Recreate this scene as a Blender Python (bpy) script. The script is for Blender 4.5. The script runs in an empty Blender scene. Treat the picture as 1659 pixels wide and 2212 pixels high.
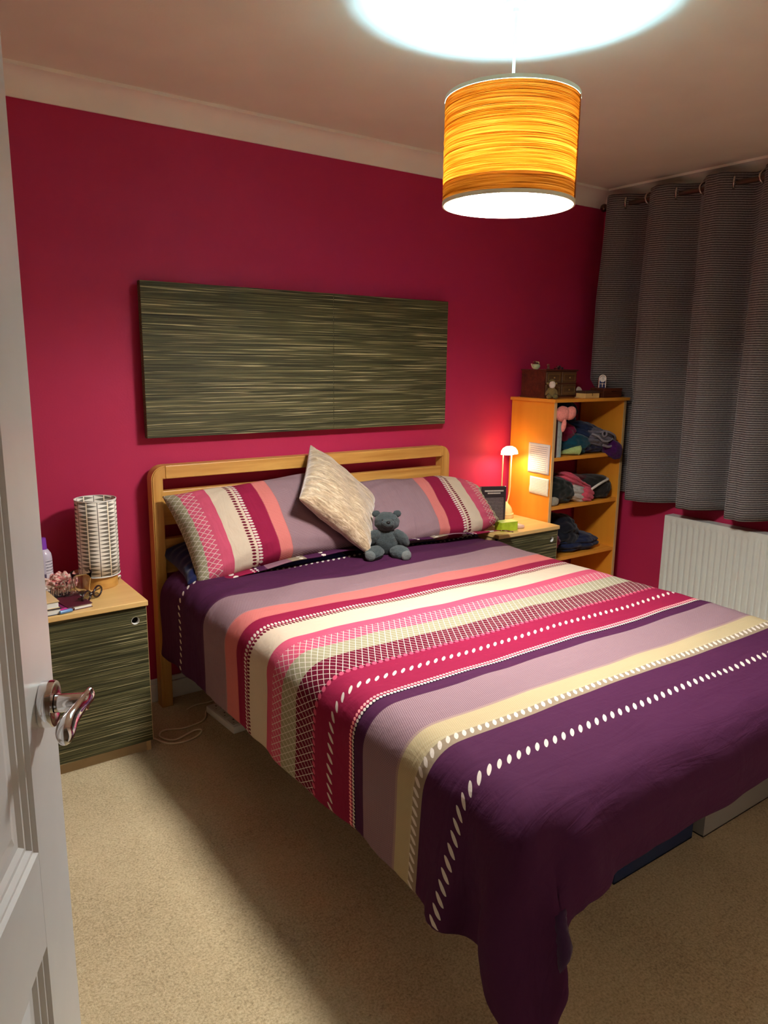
import bpy, bmesh, math, random
import numpy as np
from mathutils import Vector, Matrix, noise
random.seed(7)
PI = math.pi
scene = bpy.context.scene
COL = scene.collection

# ---------------------------------------------------------------- camera
CAM = (-0.0183, -3.0082, 1.4560); YAW, PITCH, ROLL, FPX = 0.61834, 0.20190, 0.01298, 1615.35
f_ = Vector((math.sin(YAW)*math.cos(PITCH), math.cos(YAW)*math.cos(PITCH), -math.sin(PITCH)))
r_ = Vector((math.cos(YAW), -math.sin(YAW), 0)); u_ = r_.cross(f_)
r2 = math.cos(ROLL)*r_ + math.sin(ROLL)*u_; u2 = -math.sin(ROLL)*r_ + math.cos(ROLL)*u_
cam = bpy.data.cameras.new('camera'); camo = bpy.data.objects.new('camera', cam); COL.objects.link(camo)
camo.matrix_world = Matrix(((r2.x, u2.x, -f_.x, CAM[0]), (r2.y, u2.y, -f_.y, CAM[1]), (r2.z, u2.z, -f_.z, CAM[2]), (0, 0, 0, 1)))
cam.sensor_fit = 'HORIZONTAL'; cam.sensor_width = 36; cam.lens = 36*FPX/1659; cam.clip_start = 0.02
scene.camera = camo
# ---------------------------------------------------------------- world, exposure, lamp strengths
w = bpy.data.worlds.new('world'); scene.world = w; w.use_nodes = True
w.node_tree.nodes['Background'].inputs[0].default_value = (0.9, 0.85, 0.8, 1)
w.node_tree.nodes['Background'].inputs[1].default_value = 0.05
vs = scene.view_settings; vs.view_transform = 'Standard'; vs.look = 'None'; vs.exposure = 0.32; vs.gamma = 1.0
vs.use_curve_mapping = False
BULB_COL, BULB_E = (0.36, 0.75, 1.0), 1800.0        # pendant bulb
DIFF_COL, DIFF_E = (1.0, 0.975, 0.94), 150.0         # pendant diffuser disc
SPOT_COL, SPOT_E = (1.0, 0.78, 0.48), 100.0        # bedside reading lamp bulb

# ================================================================ node helpers
class V:
    """a socket with arithmetic"""
    def __init__(s, nt, sock): s.nt, s.s = nt, sock
    def _m(s, op, b=None, c=None):
        n = s.nt.nodes.new('ShaderNodeMath'); n.operation = op
        for i, q in enumerate((s, b, c)):
            if q is None: continue
            if isinstance(q, V): s.nt.links.new(q.s, n.inputs[i])
            else: n.inputs[i].default_value = q
        return V(s.nt, n.outputs[0])
    def __add__(s, o): return s._m('ADD', o)
    __radd__ = __add__
    def __sub__(s, o): return s._m('SUBTRACT', o)
    def __rsub__(s, o): return (s*-1.0) + o
    def __mul__(s, o): return s._m('MULTIPLY', o)
    __rmul__ = __mul__
    def __truediv__(s, o): return s._m('DIVIDE', o)
    def lt(s, o): return s._m('LESS_THAN', o)
    def gt(s, o): return s._m('GREATER_THAN', o)
    def abs(s): return s._m('ABSOLUTE')
    def fract(s): return s._m('FRACT')
    def sin(s): return s._m('SINE')
    def floor(s): return s._m('FLOOR')
    def max(s, o): return s._m('MAXIMUM', o)
    def min(s, o): return s._m('MINIMUM', o)
    def clamp(s): 
        r = s._m('ADD', 0.0); r.s.node.use_clamp = True; return r

def srgb(r, g, b):
    c = [(x/255.0) for x in (r, g, b)]
    return tuple(x/12.92 if x <= .04045 else ((x+.055)/1.055)**2.4 for x in c)

class Mat:
    def __init__(s, name):
        s.m = bpy.data.materials.new(name); s.m.use_nodes = True; s.nt = s.m.node_tree
        s.b = s.nt.nodes['Principled BSDF']; s.out = s.nt.nodes['Material Output']
    def node(s, t, **k):
        n = s.nt.nodes.new(t)
        for a, v in k.items(): setattr(n, a, v)
        return n
    def link(s, a, b): s.nt.links.new(a.s if isinstance(a, V) else a, b)
    def uv(s):
        n = s.node('ShaderNodeTexCoord'); x = s.node('ShaderNodeSeparateXYZ'); s.link(n.outputs['UV'], x.inputs[0])
        return V(s.nt, x.outputs[0]), V(s.nt, x.outputs[1])
    def obj(s):
        n = s.node('ShaderNodeTexCoord'); x = s.node('ShaderNodeSeparateXYZ'); s.link(n.outputs['Object'], x.inputs[0])
        return tuple(V(s.nt, x.outputs[i]) for i in range(3))
    def vec(s, x, y, z=0.0):
        n = s.node('ShaderNodeCombineXYZ')
        for i, q in enumerate((x, y, z)):
            if isinstance(q, V): s.link(q, n.inputs[i])
            else: n.inputs[i].default_value = q
        return n.outputs[0]
    def coord(s, kind='Object', scale=(1, 1, 1)):
        n = s.node('ShaderNodeTexCoord'); mp = s.node('ShaderNodeMapping'); mp.inputs['Scale'].default_value = scale
        s.link(n.outputs[kind], mp.inputs[0]); return mp.outputs[0]
    def noise(s, vec, scale=5, detail=3, rough=.5, dist=0):
        n = s.node('ShaderNodeTexNoise'); n.inputs['Scale'].default_value = scale; n.inputs['Detail'].default_value = detail
        n.inputs['Roughness'].default_value = rough; n.inputs['Distortion'].default_value = dist
        if vec is not None: s.link(vec, n.inputs['Vector'])
        return V(s.nt, n.outputs[0])
    def ramp(s, fac, stops, interp='LINEAR'):
        n = s.node('ShaderNodeValToRGB'); e = n.color_ramp.elements; n.color_ramp.interpolation = interp
        while len(e) > 1: e.remove(e[-1])
        e[0].position = stops[0][0]; e[0].color = (*stops[0][1], 1)
        for p, c in stops[1:]:
            q = e.new(p); q.color = (*c, 1)
        s.link(fac, n.inputs[0]); return n.outputs[0]
    def mix(s, fac, a, b, mode='MIX'):
        n = s.node('ShaderNodeMix', data_type='RGBA', blend_type=mode)
        for v, i in ((fac, 0), (a, 6), (b, 7)):
            if isinstance(v, V): s.link(v, n.inputs[i])
            elif isinstance(v, bpy.types.NodeSocket): s.nt.links.new(v, n.inputs[i])
            elif isinstance(v, tuple): n.inputs[i].default_value = (*v, 1)
            else: n.inputs[i].default_value = v
        return n.outputs[2]
    def bump(s, h, strength=.3, dist=.01):
        n = s.node('ShaderNodeBump'); n.inputs['Strength'].default_value = strength; n.inputs['Distance'].default_value = dist
        s.link(h, n.inputs['Height']); s.nt.links.new(n.outputs[0], s.b.inputs['Normal']); return n
    def color(s, c):
        if isinstance(c, tuple): s.b.inputs['Base Color'].default_value = (*c, 1)
        else: s.link(c, s.b.inputs['Base Color'])
    def set(s, **k):
        for a, v in k.items(): s.b.inputs[a.replace('_', ' ')].default_value = v
        return s

def plain(name, c, rough=.6, metallic=0.0, spec=.5, vary=.06, scale=20, bump=0.0, sheen=0.0):
    m = Mat(name)
    n = m.noise(m.coord(), scale, 3)
    m.color(m.ramp(n, [(.3, tuple(x*(1-vary) for x in c)), (.7, tuple(min(1, x*(1+vary)) for x in c))]))
    m.set(Roughness=rough, Metallic=metallic); m.b.inputs['Specular IOR Level'].default_value = spec
    if sheen: m.b.inputs['Sheen Weight'].default_value = sheen
    if bump: m.bump(n, bump, .004)
    return m.m
def emit(name, c, e):
    m = Mat(name); m.color(c); m.b.inputs['Emission Color'].default_value = (*c, 1); m.b.inputs['Emission Strength'].default_value = e
    return m.m
def fabric(name, c, vary=.25, scale=60, bump=.25, rough=.9):
    m = Mat(name)
    n = m.noise(m.coord(), scale, 4, .6); n2 = m.noise(m.coord(), 9, 3)
    m.color(m.ramp(n*.5+n2*.5, [(.3, tuple(x*(1-vary) for x in c)), (.7, tuple(min(1, x*(1+vary)) for x in c))]))
    m.set(Roughness=rough); m.b.inputs['Specular IOR Level'].default_value = .15; m.b.inputs['Sheen Weight'].default_value = .15
    m.bump(n+n2*2.0, bump, .004); return m.m

# ================================================================ mesh helpers
def tag(o, label=None, cat=None, group=None, kind=None):
    for k, v in (('label', label), ('category', cat), ('group', group), ('kind', kind)):
        if v: o[k] = v
    return o
def thing(name, label, cat, loc=(0, 0, 0), rz=0, group=None, kind=None):
    o = bpy.data.objects.new(name, None); COL.objects.link(o); o.location = loc; o.rotation_euler = (0, 0, rz)
    o.empty_display_size = .05
    return tag(o, label, cat, group, kind)
def finish(bm, name, mat, parent=None, smooth=False, ang=35, world=False, origin=None, mtx=None):
    if mtx is not None: bmesh.ops.transform(bm, matrix=mtx, verts=bm.verts)
    off = None
    if world and parent is not None:
        p = parent; off = Vector((0, 0, 0))
        while p is not None: off += p.location; p = p.parent
    if origin is not None: off = Vector(origin)
    if off is not None: bmesh.ops.translate(bm, verts=bm.verts, vec=-off)
    bmesh.ops.recalc_face_normals(bm, faces=bm.faces) if not getattr(bm, 'keep', False) else None
    if smooth:
        for f in bm.faces: f.smooth = True
        a = math.radians(ang)
        for e in bm.edges:
            if len(e.link_faces) == 2 and e.calc_face_angle(0) > a: e.smooth = False
    me = bpy.data.meshes.new(name); bm.to_mesh(me); bm.free()
    if mat is not None:
        for q in (mat if isinstance(mat, (list, tuple)) else [mat]): me.materials.append(q)
    o = bpy.data.objects.new(name, me); COL.objects.link(o)
    if parent is not None: o.parent = parent
    if origin is not None: o.location = origin
    return o
def NB(): return bmesh.new()
def box(bm, x0, x1, y0, y1, z0, z1, bev=0.0, seg=2, mi=0):
    t = bmesh.new()
    vs = [t.verts.new((x, y, z)) for x in (x0, x1) for y in (y0, y1) for z in (z0, z1)]
    for f in ((0, 1, 3, 2), (4, 6, 7, 5), (0, 4, 5, 1), (2, 3, 7, 6), (0, 2, 6, 4), (1, 5, 7, 3)): t.faces.new([vs[i] for i in f])
    if bev: bmesh.ops.bevel(t, geom=t.edges[:], offset=bev, segments=seg, affect='EDGES', profile=.5)
    bmesh.ops.recalc_face_normals(t, faces=t.faces)
    for f in t.faces: f.material_index = mi
    merge(bm, t); return bm
def merge(bm, t):
    me = bpy.data.meshes.new('tmp'); t.to_mesh(me); t.free(); bm.from_mesh(me); bpy.data.meshes.remove(me)
def lathe(bm, prof, seg=32, axis_o=(0, 0, 0), close=False, ripple=None):
    rows = []
    for r, z in prof:
        if r < 1e-6: rows.append([bm.verts.new((axis_o[0], axis_o[1], axis_o[2]+z))])
        else:
            row = []
            for k in range(seg):
                a = 2*PI*k/seg; rr = r*(ripple(a, z) if ripple else 1)
                row.append(bm.verts.new((axis_o[0]+rr*math.cos(a), axis_o[1]+rr*math.sin(a), axis_o[2]+z)))
            rows.append(row)
    prs = list(zip(rows[:-1], rows[1:]))
    if close: prs.append((rows[-1], rows[0]))
    for a, b in prs:
        for k in range(seg):
            k2 = (k+1) % seg
            if len(a) == 1 and len(b) == 1: continue
            if len(a) == 1: bm.faces.new((a[0], b[k2], b[k]))
            elif len(b) == 1: bm.faces.new((a[k], a[k2], b[0]))
            else: bm.faces.new((a[k], a[k2], b[k2], b[k]))
    return bm
def tube(bm, pts, r, seg=8, closed=False, cap=True):
    pts = [Vector(p) for p in pts]; n = len(pts); rs = r if isinstance(r, (list, tuple)) else [r]*n
    up = None; rows = []
    for i in range(n):
        a = pts[(i-1) % n] if (closed or i > 0) else pts[i]; b = pts[(i+1) % n] if (closed or i < n-1) else pts[i]
        t = (b-a).normalized()
        if up is None:
            up = Vector((0, 0, 1)) if abs(t.z) < .9 else Vector((1, 0, 0))
        x = t.cross(up)
        if x.length < 1e-4: x = t.cross(Vector((1, 0, 0)))
        x.normalize(); up = x.cross(t).normalized()
        rows.append([bm.verts.new(pts[i]+(x*math.cos(2*PI*k/seg)+up*math.sin(2*PI*k/seg))*rs[i]) for k in range(seg)])
    for i in range(n if closed else n-1):
        a, b = rows[i], rows[(i+1) % n]
        for k in range(seg): bm.faces.new((a[k], a[(k+1) % seg], b[(k+1) % seg], b[k]))
    if cap and not closed: bm.faces.new(rows[0][::-1]); bm.faces.new(rows[-1])
    return bm
def smooth_path(pts, n=8):
    P = [Vector(p) for p in pts]; out = []
    for i in range(len(P)-1):
        p0, p1, p2, p3 = P[max(i-1, 0)], P[i], P[i+1], P[min(i+2, len(P)-1)]
        for k in range(n):
            t = k/n
            out.append(.5*((2*p1)+(-p0+p2)*t+(2*p0-5*p1+4*p2-p3)*t*t+(-p0+3*p1-3*p2+p3)*t**3))
    out.append(P[-1]); return out
def blob(bm, c, r, rot=None, sub=3, noise_amp=0.0, nscale=6.0, seed=0, power=None, mi=0):
    """ellipsoid (or superellipsoid) with noise relief"""
    t = bmesh.new(); bmesh.ops.create_icosphere(t, subdivisions=sub, radius=1.0)
    M = rot.to_matrix() if hasattr(rot, 'to_matrix') else (rot if rot is not None else Matrix.Identity(3))
    for v in t.verts:
        p = v.co.copy()
        if power:
            l = (abs(p.x)**power+abs(p.y)**power+abs(p.z)**power)**(1/power); p = p/l
        d = 1.0
        if noise_amp: d += noise_amp*noise.noise(p*nscale+Vector((seed*7.3, seed*3.1, seed*1.7)))
        v.co = M @ Vector((p.x*r[0]*d, p.y*r[1]*d, p.z*r[2]*d)) + Vector(c)
    for f in t.faces: f.material_index = mi; f.smooth = True
    merge(bm, t); return bm
from mathutils import Euler
def eul(x, y, z): return Euler((math.radians(x), math.radians(y), math.radians(z)))
def grid_obj(P, UV, name, mat, parent=None, closed_v=False):
    """P: [a][b] -> co ; UV same shape"""
    na, nb = len(P), len(P[0]); me = bpy.data.meshes.new(name)
    vs = [tuple(P[i][j]) for i in range(na) for j in range(nb)]
    fs = [(i*nb+j, (i+1)*nb+j, (i+1)*nb+j+1, i*nb+j+1) for i in range(na-1) for j in range(nb-1)]
    me.from_pydata(vs, [], fs); uvl = me.uv_layers.new(name='UVMap')
    flat = [UV[i][j] for i in range(na) for j in range(nb)]
    for l in me.loops: uvl.data[l.index].uv = flat[l.vertex_index]
    me.polygons.foreach_set('use_smooth', [True]*len(me.polygons))
    for q in (mat if isinstance(mat, (list, tuple)) else [mat]): me.materials.append(q)
    o = bpy.data.objects.new(name, me); COL.objects.link(o)
    if parent is not None: o.parent = parent
    return o

# ================================================================ materials
def wall_paint(name, c):
    m = Mat(name); n = m.noise(m.coord(), 130, 4); n2 = m.noise(m.coord(), 2, 3)
    m.color(m.ramp(n2, [(.35, tuple(x*.95 for x in c)), (.65, tuple(x*1.04 for x in c))]))
    m.set(Roughness=.62); m.b.inputs['Specular IOR Level'].default_value = .28; m.bump(n, .12, .003); return m.m
M_CRIM = wall_paint('crimson_paint', (.45, .018, .076))
M_MAGN = wall_paint('magnolia_paint', (.72, .60, .47))
M_CEIL = wall_paint('ceiling_paint', (.84, .79, .67))
M_COVE = wall_paint('coving_paint', (.94, .90, .80))
M_GLOSS = plain('white_gloss_paint', (.72, .73, .72), .28, vary=.02)
M_SKIRT = plain('white_skirting_paint', (.7, .69, .66), .35, vary=.03)
def carpet():
    m = Mat('beige_carpet'); c = m.coord()
    n = m.noise(c, 160, 4, .7); n2 = m.noise(c, 3, 4); n3 = m.noise(c, 60, 3, .6, 1.0)
    col = m.ramp(n*.6+n3*.2+n2*.2, [(.36, srgb(142, 124, 92)), (.5, srgb(192, 172, 134)), (.64, srgb(216, 198, 160))])
    m.color(col); m.set(Roughness=.95); m.b.inputs['Specular IOR Level'].default_value = .05; m.b.inputs['Sheen Weight'].default_value = .2
    m.bump(n*1.2+n3*.5, .7, .005); return m.m
M_CARPET = carpet()
def wood(name, a, b, scale=1.0, axis='x', rough=.42, streak=1.0):
    m = Mat(name)
    sc = {'x': (1.2, 26, 26), 'y': (26, 1.2, 26), 'z': (26, 26, 1.2)}[axis]
    sc = tuple(q*scale for q in sc)
    n = m.noise(m.coord('Object', sc), 1.0, 5, .6, .6); n2 = m.noise(m.coord('Object', tuple(q*3.5 for q in sc)), 1.0, 3)
    m.color(m.ramp(n*.7+n2*.3*streak, [(.32, a), (.68, b)])); m.set(Roughness=rough); m.bump(n2, .08, .002); return m.m
M_OAKX = wood('oak_wood_along_x', srgb(172, 116, 48), srgb(218, 166, 88), .8, 'x')
M_OAKZ = wood('oak_wood_along_z', srgb(172, 116, 48), srgb(218, 166, 88), .8, 'z')
M_OAKY = wood('oak_wood_along_y', srgb(176, 126, 58), srgb(216, 170, 98), .8, 'y')
M_BEECH = wood('beech_laminate', srgb(216, 172, 104), srgb(230, 190, 124), .5, 'x', .35)
M_PINE = wood('orange_beech_board', srgb(222, 138, 34), srgb(232, 152, 48), .35, 'z', .38)
M_PINEX = wood('orange_beech_shelf', srgb(222, 140, 40), srgb(234, 158, 58), .35, 'x', .38)
M_EDGE = plain('pale_board_edge', srgb(205, 170, 118), .5)
M_DARKWOOD = wood('dark_rosewood', srgb(56, 24, 15), srgb(104, 50, 30), 1.5, 'x', .3)
M_DRAWER = wood('worn_drawer_wood', srgb(64, 40, 24), srgb(112, 78, 48), 1.5, 'x', .3)
M_GILT = plain('worn_brass_line', srgb(150, 118, 66), .35, .4)
def grass():
    m = Mat('green_grass_weave')
    n = m.noise(m.coord('Object', (1.6, 150, 150)), 1.0, 3, .55, .3); n2 = m.noise(m.coord('Object', (2.6, 420, 420)), 1.0, 2)
    n3 = m.noise(m.coord('Object', (.8, 46, 46)), 1.0, 3)
    nl = m.noise(m.coord('Object', (2.4, 330, 330)), 1.0, 2)
    c = m.ramp(n*.45+n2*.42+n3*.13, [(.36, srgb(30, 30, 18)), (.47, srgb(60, 58, 36)), (.57, srgb(88, 84, 54)), (.68, srgb(128, 120, 82))])
    c = m.mix(m_smooth(nl, .60, .68), c, srgb(194, 180, 134))
    m.color(c); m.set(Roughness=.55); m.b.inputs['Specular IOR Level'].default_value = .25; m.bump(n+n2*.5, .5, .004); return m.m
def m_smooth(v, a, b): return ((v-a)/(b-a)).clamp()
M_GRASS = grass()
M_CHROME = plain('polished_chrome', (.8, .8, .82), .06, 1.0, vary=.0)
M_NICKEL = plain('brushed_nickel', (.55, .5, .46), .25, 1.0, vary=.05)
M_BLACK = plain('black_plastic', (.012, .011, .012), .3)
M_WHITE = plain('white_plastic', (.75, .74, .7), .4, vary=.02)
M_PAPER = plain('white_paper', (.78, .76, .7), .8, vary=.02)
M_NAVY = fabric('navy_cotton', (.006, .008, .045), .3)
M_RAD = plain('radiator_enamel', (.70, .70, .64), .35, vary=.02)

# ================================================================ room shell
XR, XL, YF, H = 3.658, -0.62, -2.785, 2.40
HX0, HX1, HY = -1.0, 1.6, -4.0       # landing behind the doorway
DX0, DX1 = -0.197, 0.585               # doorway
def slab(name, x0, x1, y0, y1, z0, z1, mat):
    return tag(finish(box(NB(), x0, x1, y0, y1, z0, z1), name, mat), kind='structure')
fl = slab('floor', XL-.5, XR+.1, HY-.1, .1, -.06, 0, M_CARPET)
slab('ceiling', XL-.5, XR+.1, HY-.1, .1, H, H+.06, M_CEIL)
slab('wall_back', XL-.1, XR+.1, 0, .1, 0, H, M_CRIM)
slab('wall_right', XR, XR+.1, YF-.1, 0, 0, H, M_CRIM)
slab('wall_left', XL-.1, XL, YF, 0, 0, H, M_MAGN)
b = NB(); box(b, XL-.1, DX0-.03, YF-.1, YF, 0, H); box(b, DX1+.03, XR, YF-.1, YF, 0, H); box(b, DX0-.03, DX1+.03, YF-.1, YF, 2.03, H)
tag(finish(b, 'wall_front', M_MAGN), kind='structure')
slab('wall_landing', HX0, HX1, HY-.1, HY, 0, H, M_MAGN)
slab('wall_landing_left', HX0-.1, HX0, HY-.1, YF-.1, 0, H, M_MAGN)
slab('wall_landing_right', HX1, HX1+.1, HY-.1, YF-.1, 0, H, M_MAGN)
b = NB()
for x0, x1 in ((DX0-.03, DX0), (DX1, DX1+.03)): box(b, x0, x1, YF-.1, YF, 0, 2.03, .003)
box(b, DX0-.03, DX1+.03, YF-.1, YF, 2.0, 2.03, .003)
for x0, x1 in ((DX0-.085, DX0-.01), (DX1+.01, DX1+.085)): box(b, x0, x1, YF, YF+.016, 0, 2.085, .005)
box(b, DX0-.085, DX1+.085, YF, YF+.016, 2.012, 2.085, .005)
tag(finish(b, 'trim_5', M_GLOSS), kind='structure')
# coving: profile swept along each wall; (a = distance from wall, z)
prof = [(0.0, 2.314), (.010, 2.314), (.012, 2.322)]
for k in range(9):
    t = k/8*PI/2; prof.append((.012+.074*(1-math.cos(t)), 2.322+.066*math.sin(t)))
prof += [(.098, 2.388), (.098, 2.4), (0, 2.4)]
def cove(name, p0, p1, inward):
    p0, p1, n = Vector(p0), Vector(p1), Vector(inward); d = (p1-p0).normalized(); bm = NB()
    a = [bm.verts.new((p0.x+n.x*q+d.x*q, p0.y+n.y*q+d.y*q, z)) for q, z in prof]
    c = [bm.verts.new((p1.x+n.x*q-d.x*q, p1.y+n.y*q-d.y*q, z)) for q, z in prof]
    for i in range(len(prof)): j = (i+1) % len(prof); bm.faces.new((a[i], a[j], c[j], c[i]))
    tag(finish(bm, name, M_COVE, smooth=True, ang=40), kind='structure')
cove('trim_1', (XL, 0), (XR, 0), (0, -1)); cove('trim_2', (XR, 0), (XR, YF), (-1, 0))
cove('trim_3', (XR, YF), (XL, YF), (0, 1)); cove('trim_4', (XL, YF), (XL, 0), (1, 0))
# skirting
def skirt(name, x0, x1, y0, y1, ax):
    bm = NB(); box(bm, x0, x1, y0, y1, 0, .078, .002)
    if ax == 'y-': box(bm, x0, x1, y0+.006, y1, .078, .1, .004)
    elif ax == 'y+': box(bm, x0, x1, y0, y1-.006, .078, .1, .004)
    elif ax == 'x-': box(bm, x0+.006, x1, y0, y1, .078, .1, .004)
    else: box(bm, x0, x1-.006, y0, y1, .078, .1, .004)
    tag(finish(bm, name, M_SKIRT), kind='structure')
skirt('baseboard_back', XL, XR, -.018, 0, 'y-'); skirt('baseboard_right', XR-.018, XR, YF, -.018, 'x-')
skirt('baseboard_left', XL, XL+.018, YF, -.018, 'x+'); skirt('baseboard_front', DX1+.085, XR-.018, YF, YF+.018, 'y+')

# ---------------------------------------------------------------- door leaf with lever handle
DYAW = math.radians(26); EX, EY = 0.1462, -2.0960; LW = .762
door = thing('door_1', 'open white panelled door with a chrome lever handle', 'door', (EX-LW*math.sin(DYAW), EY-LW*math.cos(DYAW), .006), PI/2-DYAW, kind='structure')
DH = 1.981
finish(box(NB(), .001, LW-.001, .012, .040, .001, DH-.001), 'core', M_GLOSS, door)
ST = .106; zr = [(0, .19), (.790, .910), (1.46, 1.555), (1.87, DH)]; xs = [(0, ST), (.335, .427), (LW-ST, LW)]
for x0, x1 in xs[::2]: finish(box(NB(), x0, x1, 0, .0125, 0, DH, .0008, 1), 'stile', M_GLOSS, door)
for z0, z1 in zr: finish(box(NB(), ST, LW-ST, 0, .0125, z0, z1), 'rail', M_GLOSS, door)
for i in range(3): finish(box(NB(), xs[1][0], xs[1][1], 0, .0125, zr[i][1], zr[i+1][0]), 'muntin', M_GLOSS, door)
mp = [(0, 0), (.004, .004), (.009, .0035), (.014, .008), (.02, .0075), (.026, .0115), (.036, .0115), (.060, .005), (.062, .005)]
for i in range(3):
    z0, z1 = zr[i][1], zr[i+1][0]
    for x0, x1 in ((ST, .335), (.427, LW-ST)):
        bm = NB(); rows = []
        for o, d in mp: rows.append([bm.verts.new(q) for q in ((x0+o, d, z0+o), (x1-o, d, z0+o), (x1-o, d, z1-o), (x0+o, d, z1-o))])
        for a, c in zip(rows[:-1], rows[1:]):
            for k in range(4): bm.faces.new((a[k], a[(k+1) % 4], c[(k+1) % 4], c[k]))
        bm.faces.new(rows[-1]); finish(bm, 'panel', M_GLOSS, door)
HXc, HZc = LW-.050, 1.060
hd = thing('handle', None, None, (HXc, 0, HZc)); hd.parent = door
rx = Matrix.Rotation(PI/2, 4, 'X')        # z -> -y
finish(lathe(NB(), [(0, 0), (.0258, 0), (.0265, .001), (.0265, .013), (.0256, .015), (.016, .0152), (.013, .0145), (0, .0145)], 48), 'rose', M_CHROME, hd, True, 30, mtx=rx)
finish(lathe(NB(), [(0, .010), (.0075, .010), (.0075, .0145), (.0105, .015), (.0105, .046), (.009, .050), (0, .051)], 32), 'neck', M_CHROME, hd, True, 30, mtx=rx)
bm = NB(); path = smooth_path([(.011, -.052, .005), (.001, -.049, .004), (-.011, -.044, -.001), (-.026, -.038, -.007), (-.042, -.035, -.012), (-.058, -.036, -.016)], 6)
rows = []; n = len(path)
for i, p in enumerate(path):
    t = i/(n-1); k_ = max(0, (t-.3)/.7); k_ = k_*k_*(3-2*k_); hz = .0095+.0065*k_; hy = .0050+.0075*k_
    e = 1.0
    if t < .08: e = math.sqrt(max(.02, 1-(1-t/.08)**2))
    if t > .70: e = math.sqrt(max(.01, 1-((t-.70)/.30)**2))
    d = (path[min(i+1, n-1)]-path[max(i-1, 0)]).normalized(); side = d.cross(Vector((0, 0, 1))).normalized()
    rows.append([bm.verts.new(p+side*hy*e*math.cos(2*PI*k/20)+Vector((0, 0, 1))*hz*e*math.sin(2*PI*k/20)) for k in range(20)])
for a, c in zip(rows[:-1], rows[1:]):
    for k in range(20): bm.faces.new((a[k], a[(k+1) % 20], c[(k+1) % 20], c[k]))
bm.faces.new(rows[0]); bm.faces.new(rows[-1])
finish(bm, 'lever', M_CHROME, hd, True, 60)

# ================================================================ pendant lamp
PX, PY = 1.531, -1.404
lamp = thing('pendant_lamp', 'drum pendant lamp wrapped in orange string hanging from the ceiling', 'lamp', (PX, PY, 2.4))
finish(lathe(NB(), [(0, 0), (.036, 0), (.036, -.012), (.034, -.026), (.028, -.031), (.009, -.032), (.009, -.042), (0, -.043)], 32), 'ceiling_rose', M_WHITE, lamp, True, 30)
finish(tube(NB(), [(0, 0, -.04), (0, 0, -.33)], .0042, 10), 'cord', M_WHITE, lamp, True)
finish(lathe(NB(), [(0, -.32), (.017, -.322), (.02, -.34), (.02, -.385), (0, -.385)], 24), 'bulb_holder', M_WHITE, lamp, True, 30)
finish(lathe(NB(), [(0, -.385), (.013, -.385), (.014, -.39), (.026, -.405), (.030, -.42), (.027, -.437), (.015, -.448), (0, -.451)], 24), 'bulb', emit('pendant_bulb_glow', BULB_COL, BULB_E), lamp, True, 60)
SR, ZT, ZB = .180, -.253, -.521
def shade_mat():
    m = Mat('orange_string_shade'); nt = m.nt
    x, y, z = m.obj()
    n = m.noise(m.vec(x*3.0, y*3.0, z*420.0), 1.0, 3, .6); n2 = m.noise(m.vec(x*9.0, y*9.0, z*900.0), 1.0, 2)
    k = n*.5+n2*.5
    dc = m.ramp(k, [(.38, srgb(120, 60, 18)), (.52, srgb(190, 120, 60)), (.66, srgb(215, 160, 100))])
    tc = m.ramp(k, [(.38, (.008, .0008, .00003)), (.46, (.037, .0050, .0001)), (.56, (.061, .0104, .0004)), (.70, (.118, .028, .003))])
    d = m.node('ShaderNodeBsdfDiffuse'); t = m.node('ShaderNodeBsdfTranslucent'); a = m.node('ShaderNodeAddShader')
    geo = m.node('ShaderNodeNewGeometry')
    dc = m.mix(V(nt, geo.outputs['Backfacing']), dc, (.80, .74, .62))
    m.link(dc, d.inputs[0]); m.link(tc, t.inputs[0]); nt.links.new(d.outputs[0], a.inputs[0]); nt.links.new(t.outputs[0], a.inputs[1])
    nt.links.new(a.outputs[0], m.out.inputs[0]); return m.m
rnd = random.Random(3); pr = []; z = ZB+.004
while z < ZT-.006:
    h = rnd.uniform(.0026, .0046); rr = rnd.uniform(.0006, .0018)
    pr += [(SR-.0005, z), (SR+rr, z+h*.5)]; z += h
sh_o = finish(lathe(NB(), pr, 96), 'string_shade', shade_mat(), lamp, True, 80)
if sum(1 if p_.normal.x*p_.center.x+p_.normal.y*p_.center.y > 0 else -1 for p_ in sh_o.data.polygons) < 0: sh_o.data.flip_normals()
M_LINING = plain('cream_lampshade_lining', (.8, .72, .5), .7)
for zc in (ZT-.001, ZB+.001):
    finish(lathe(NB(), [(SR-.0025, zc-.005), (SR+.002, zc-.005), (SR+.002, zc+.005), (SR-.0025, zc+.005)], 96, close=True), 'rim', M_LINING, lamp, True, 30)
finish(tube(NB(), [(SR*math.cos(-1.02)*1.011, SR*math.sin(-1.02)*1.011, ZB+.006), (SR*math.cos(-1.02)*1.011, SR*math.sin(-1.02)*1.011, ZT-.006)], .0022, 6), 'seam', plain('shade_seam', srgb(130, 70, 24), .8), lamp)
dfo = finish(lathe(NB(), [(0, ZB+.050), (SR-.004, ZB+.050), (SR-.004, ZB+.046), (0, ZB+.046)], 64), 'diffuser', [emit('pendant_diffuser_glow', DIFF_COL, DIFF_E), M_WHITE], lamp)
for p_ in dfo.data.polygons: p_.material_index = 0 if p_.normal.z < -.5 else 1
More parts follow.
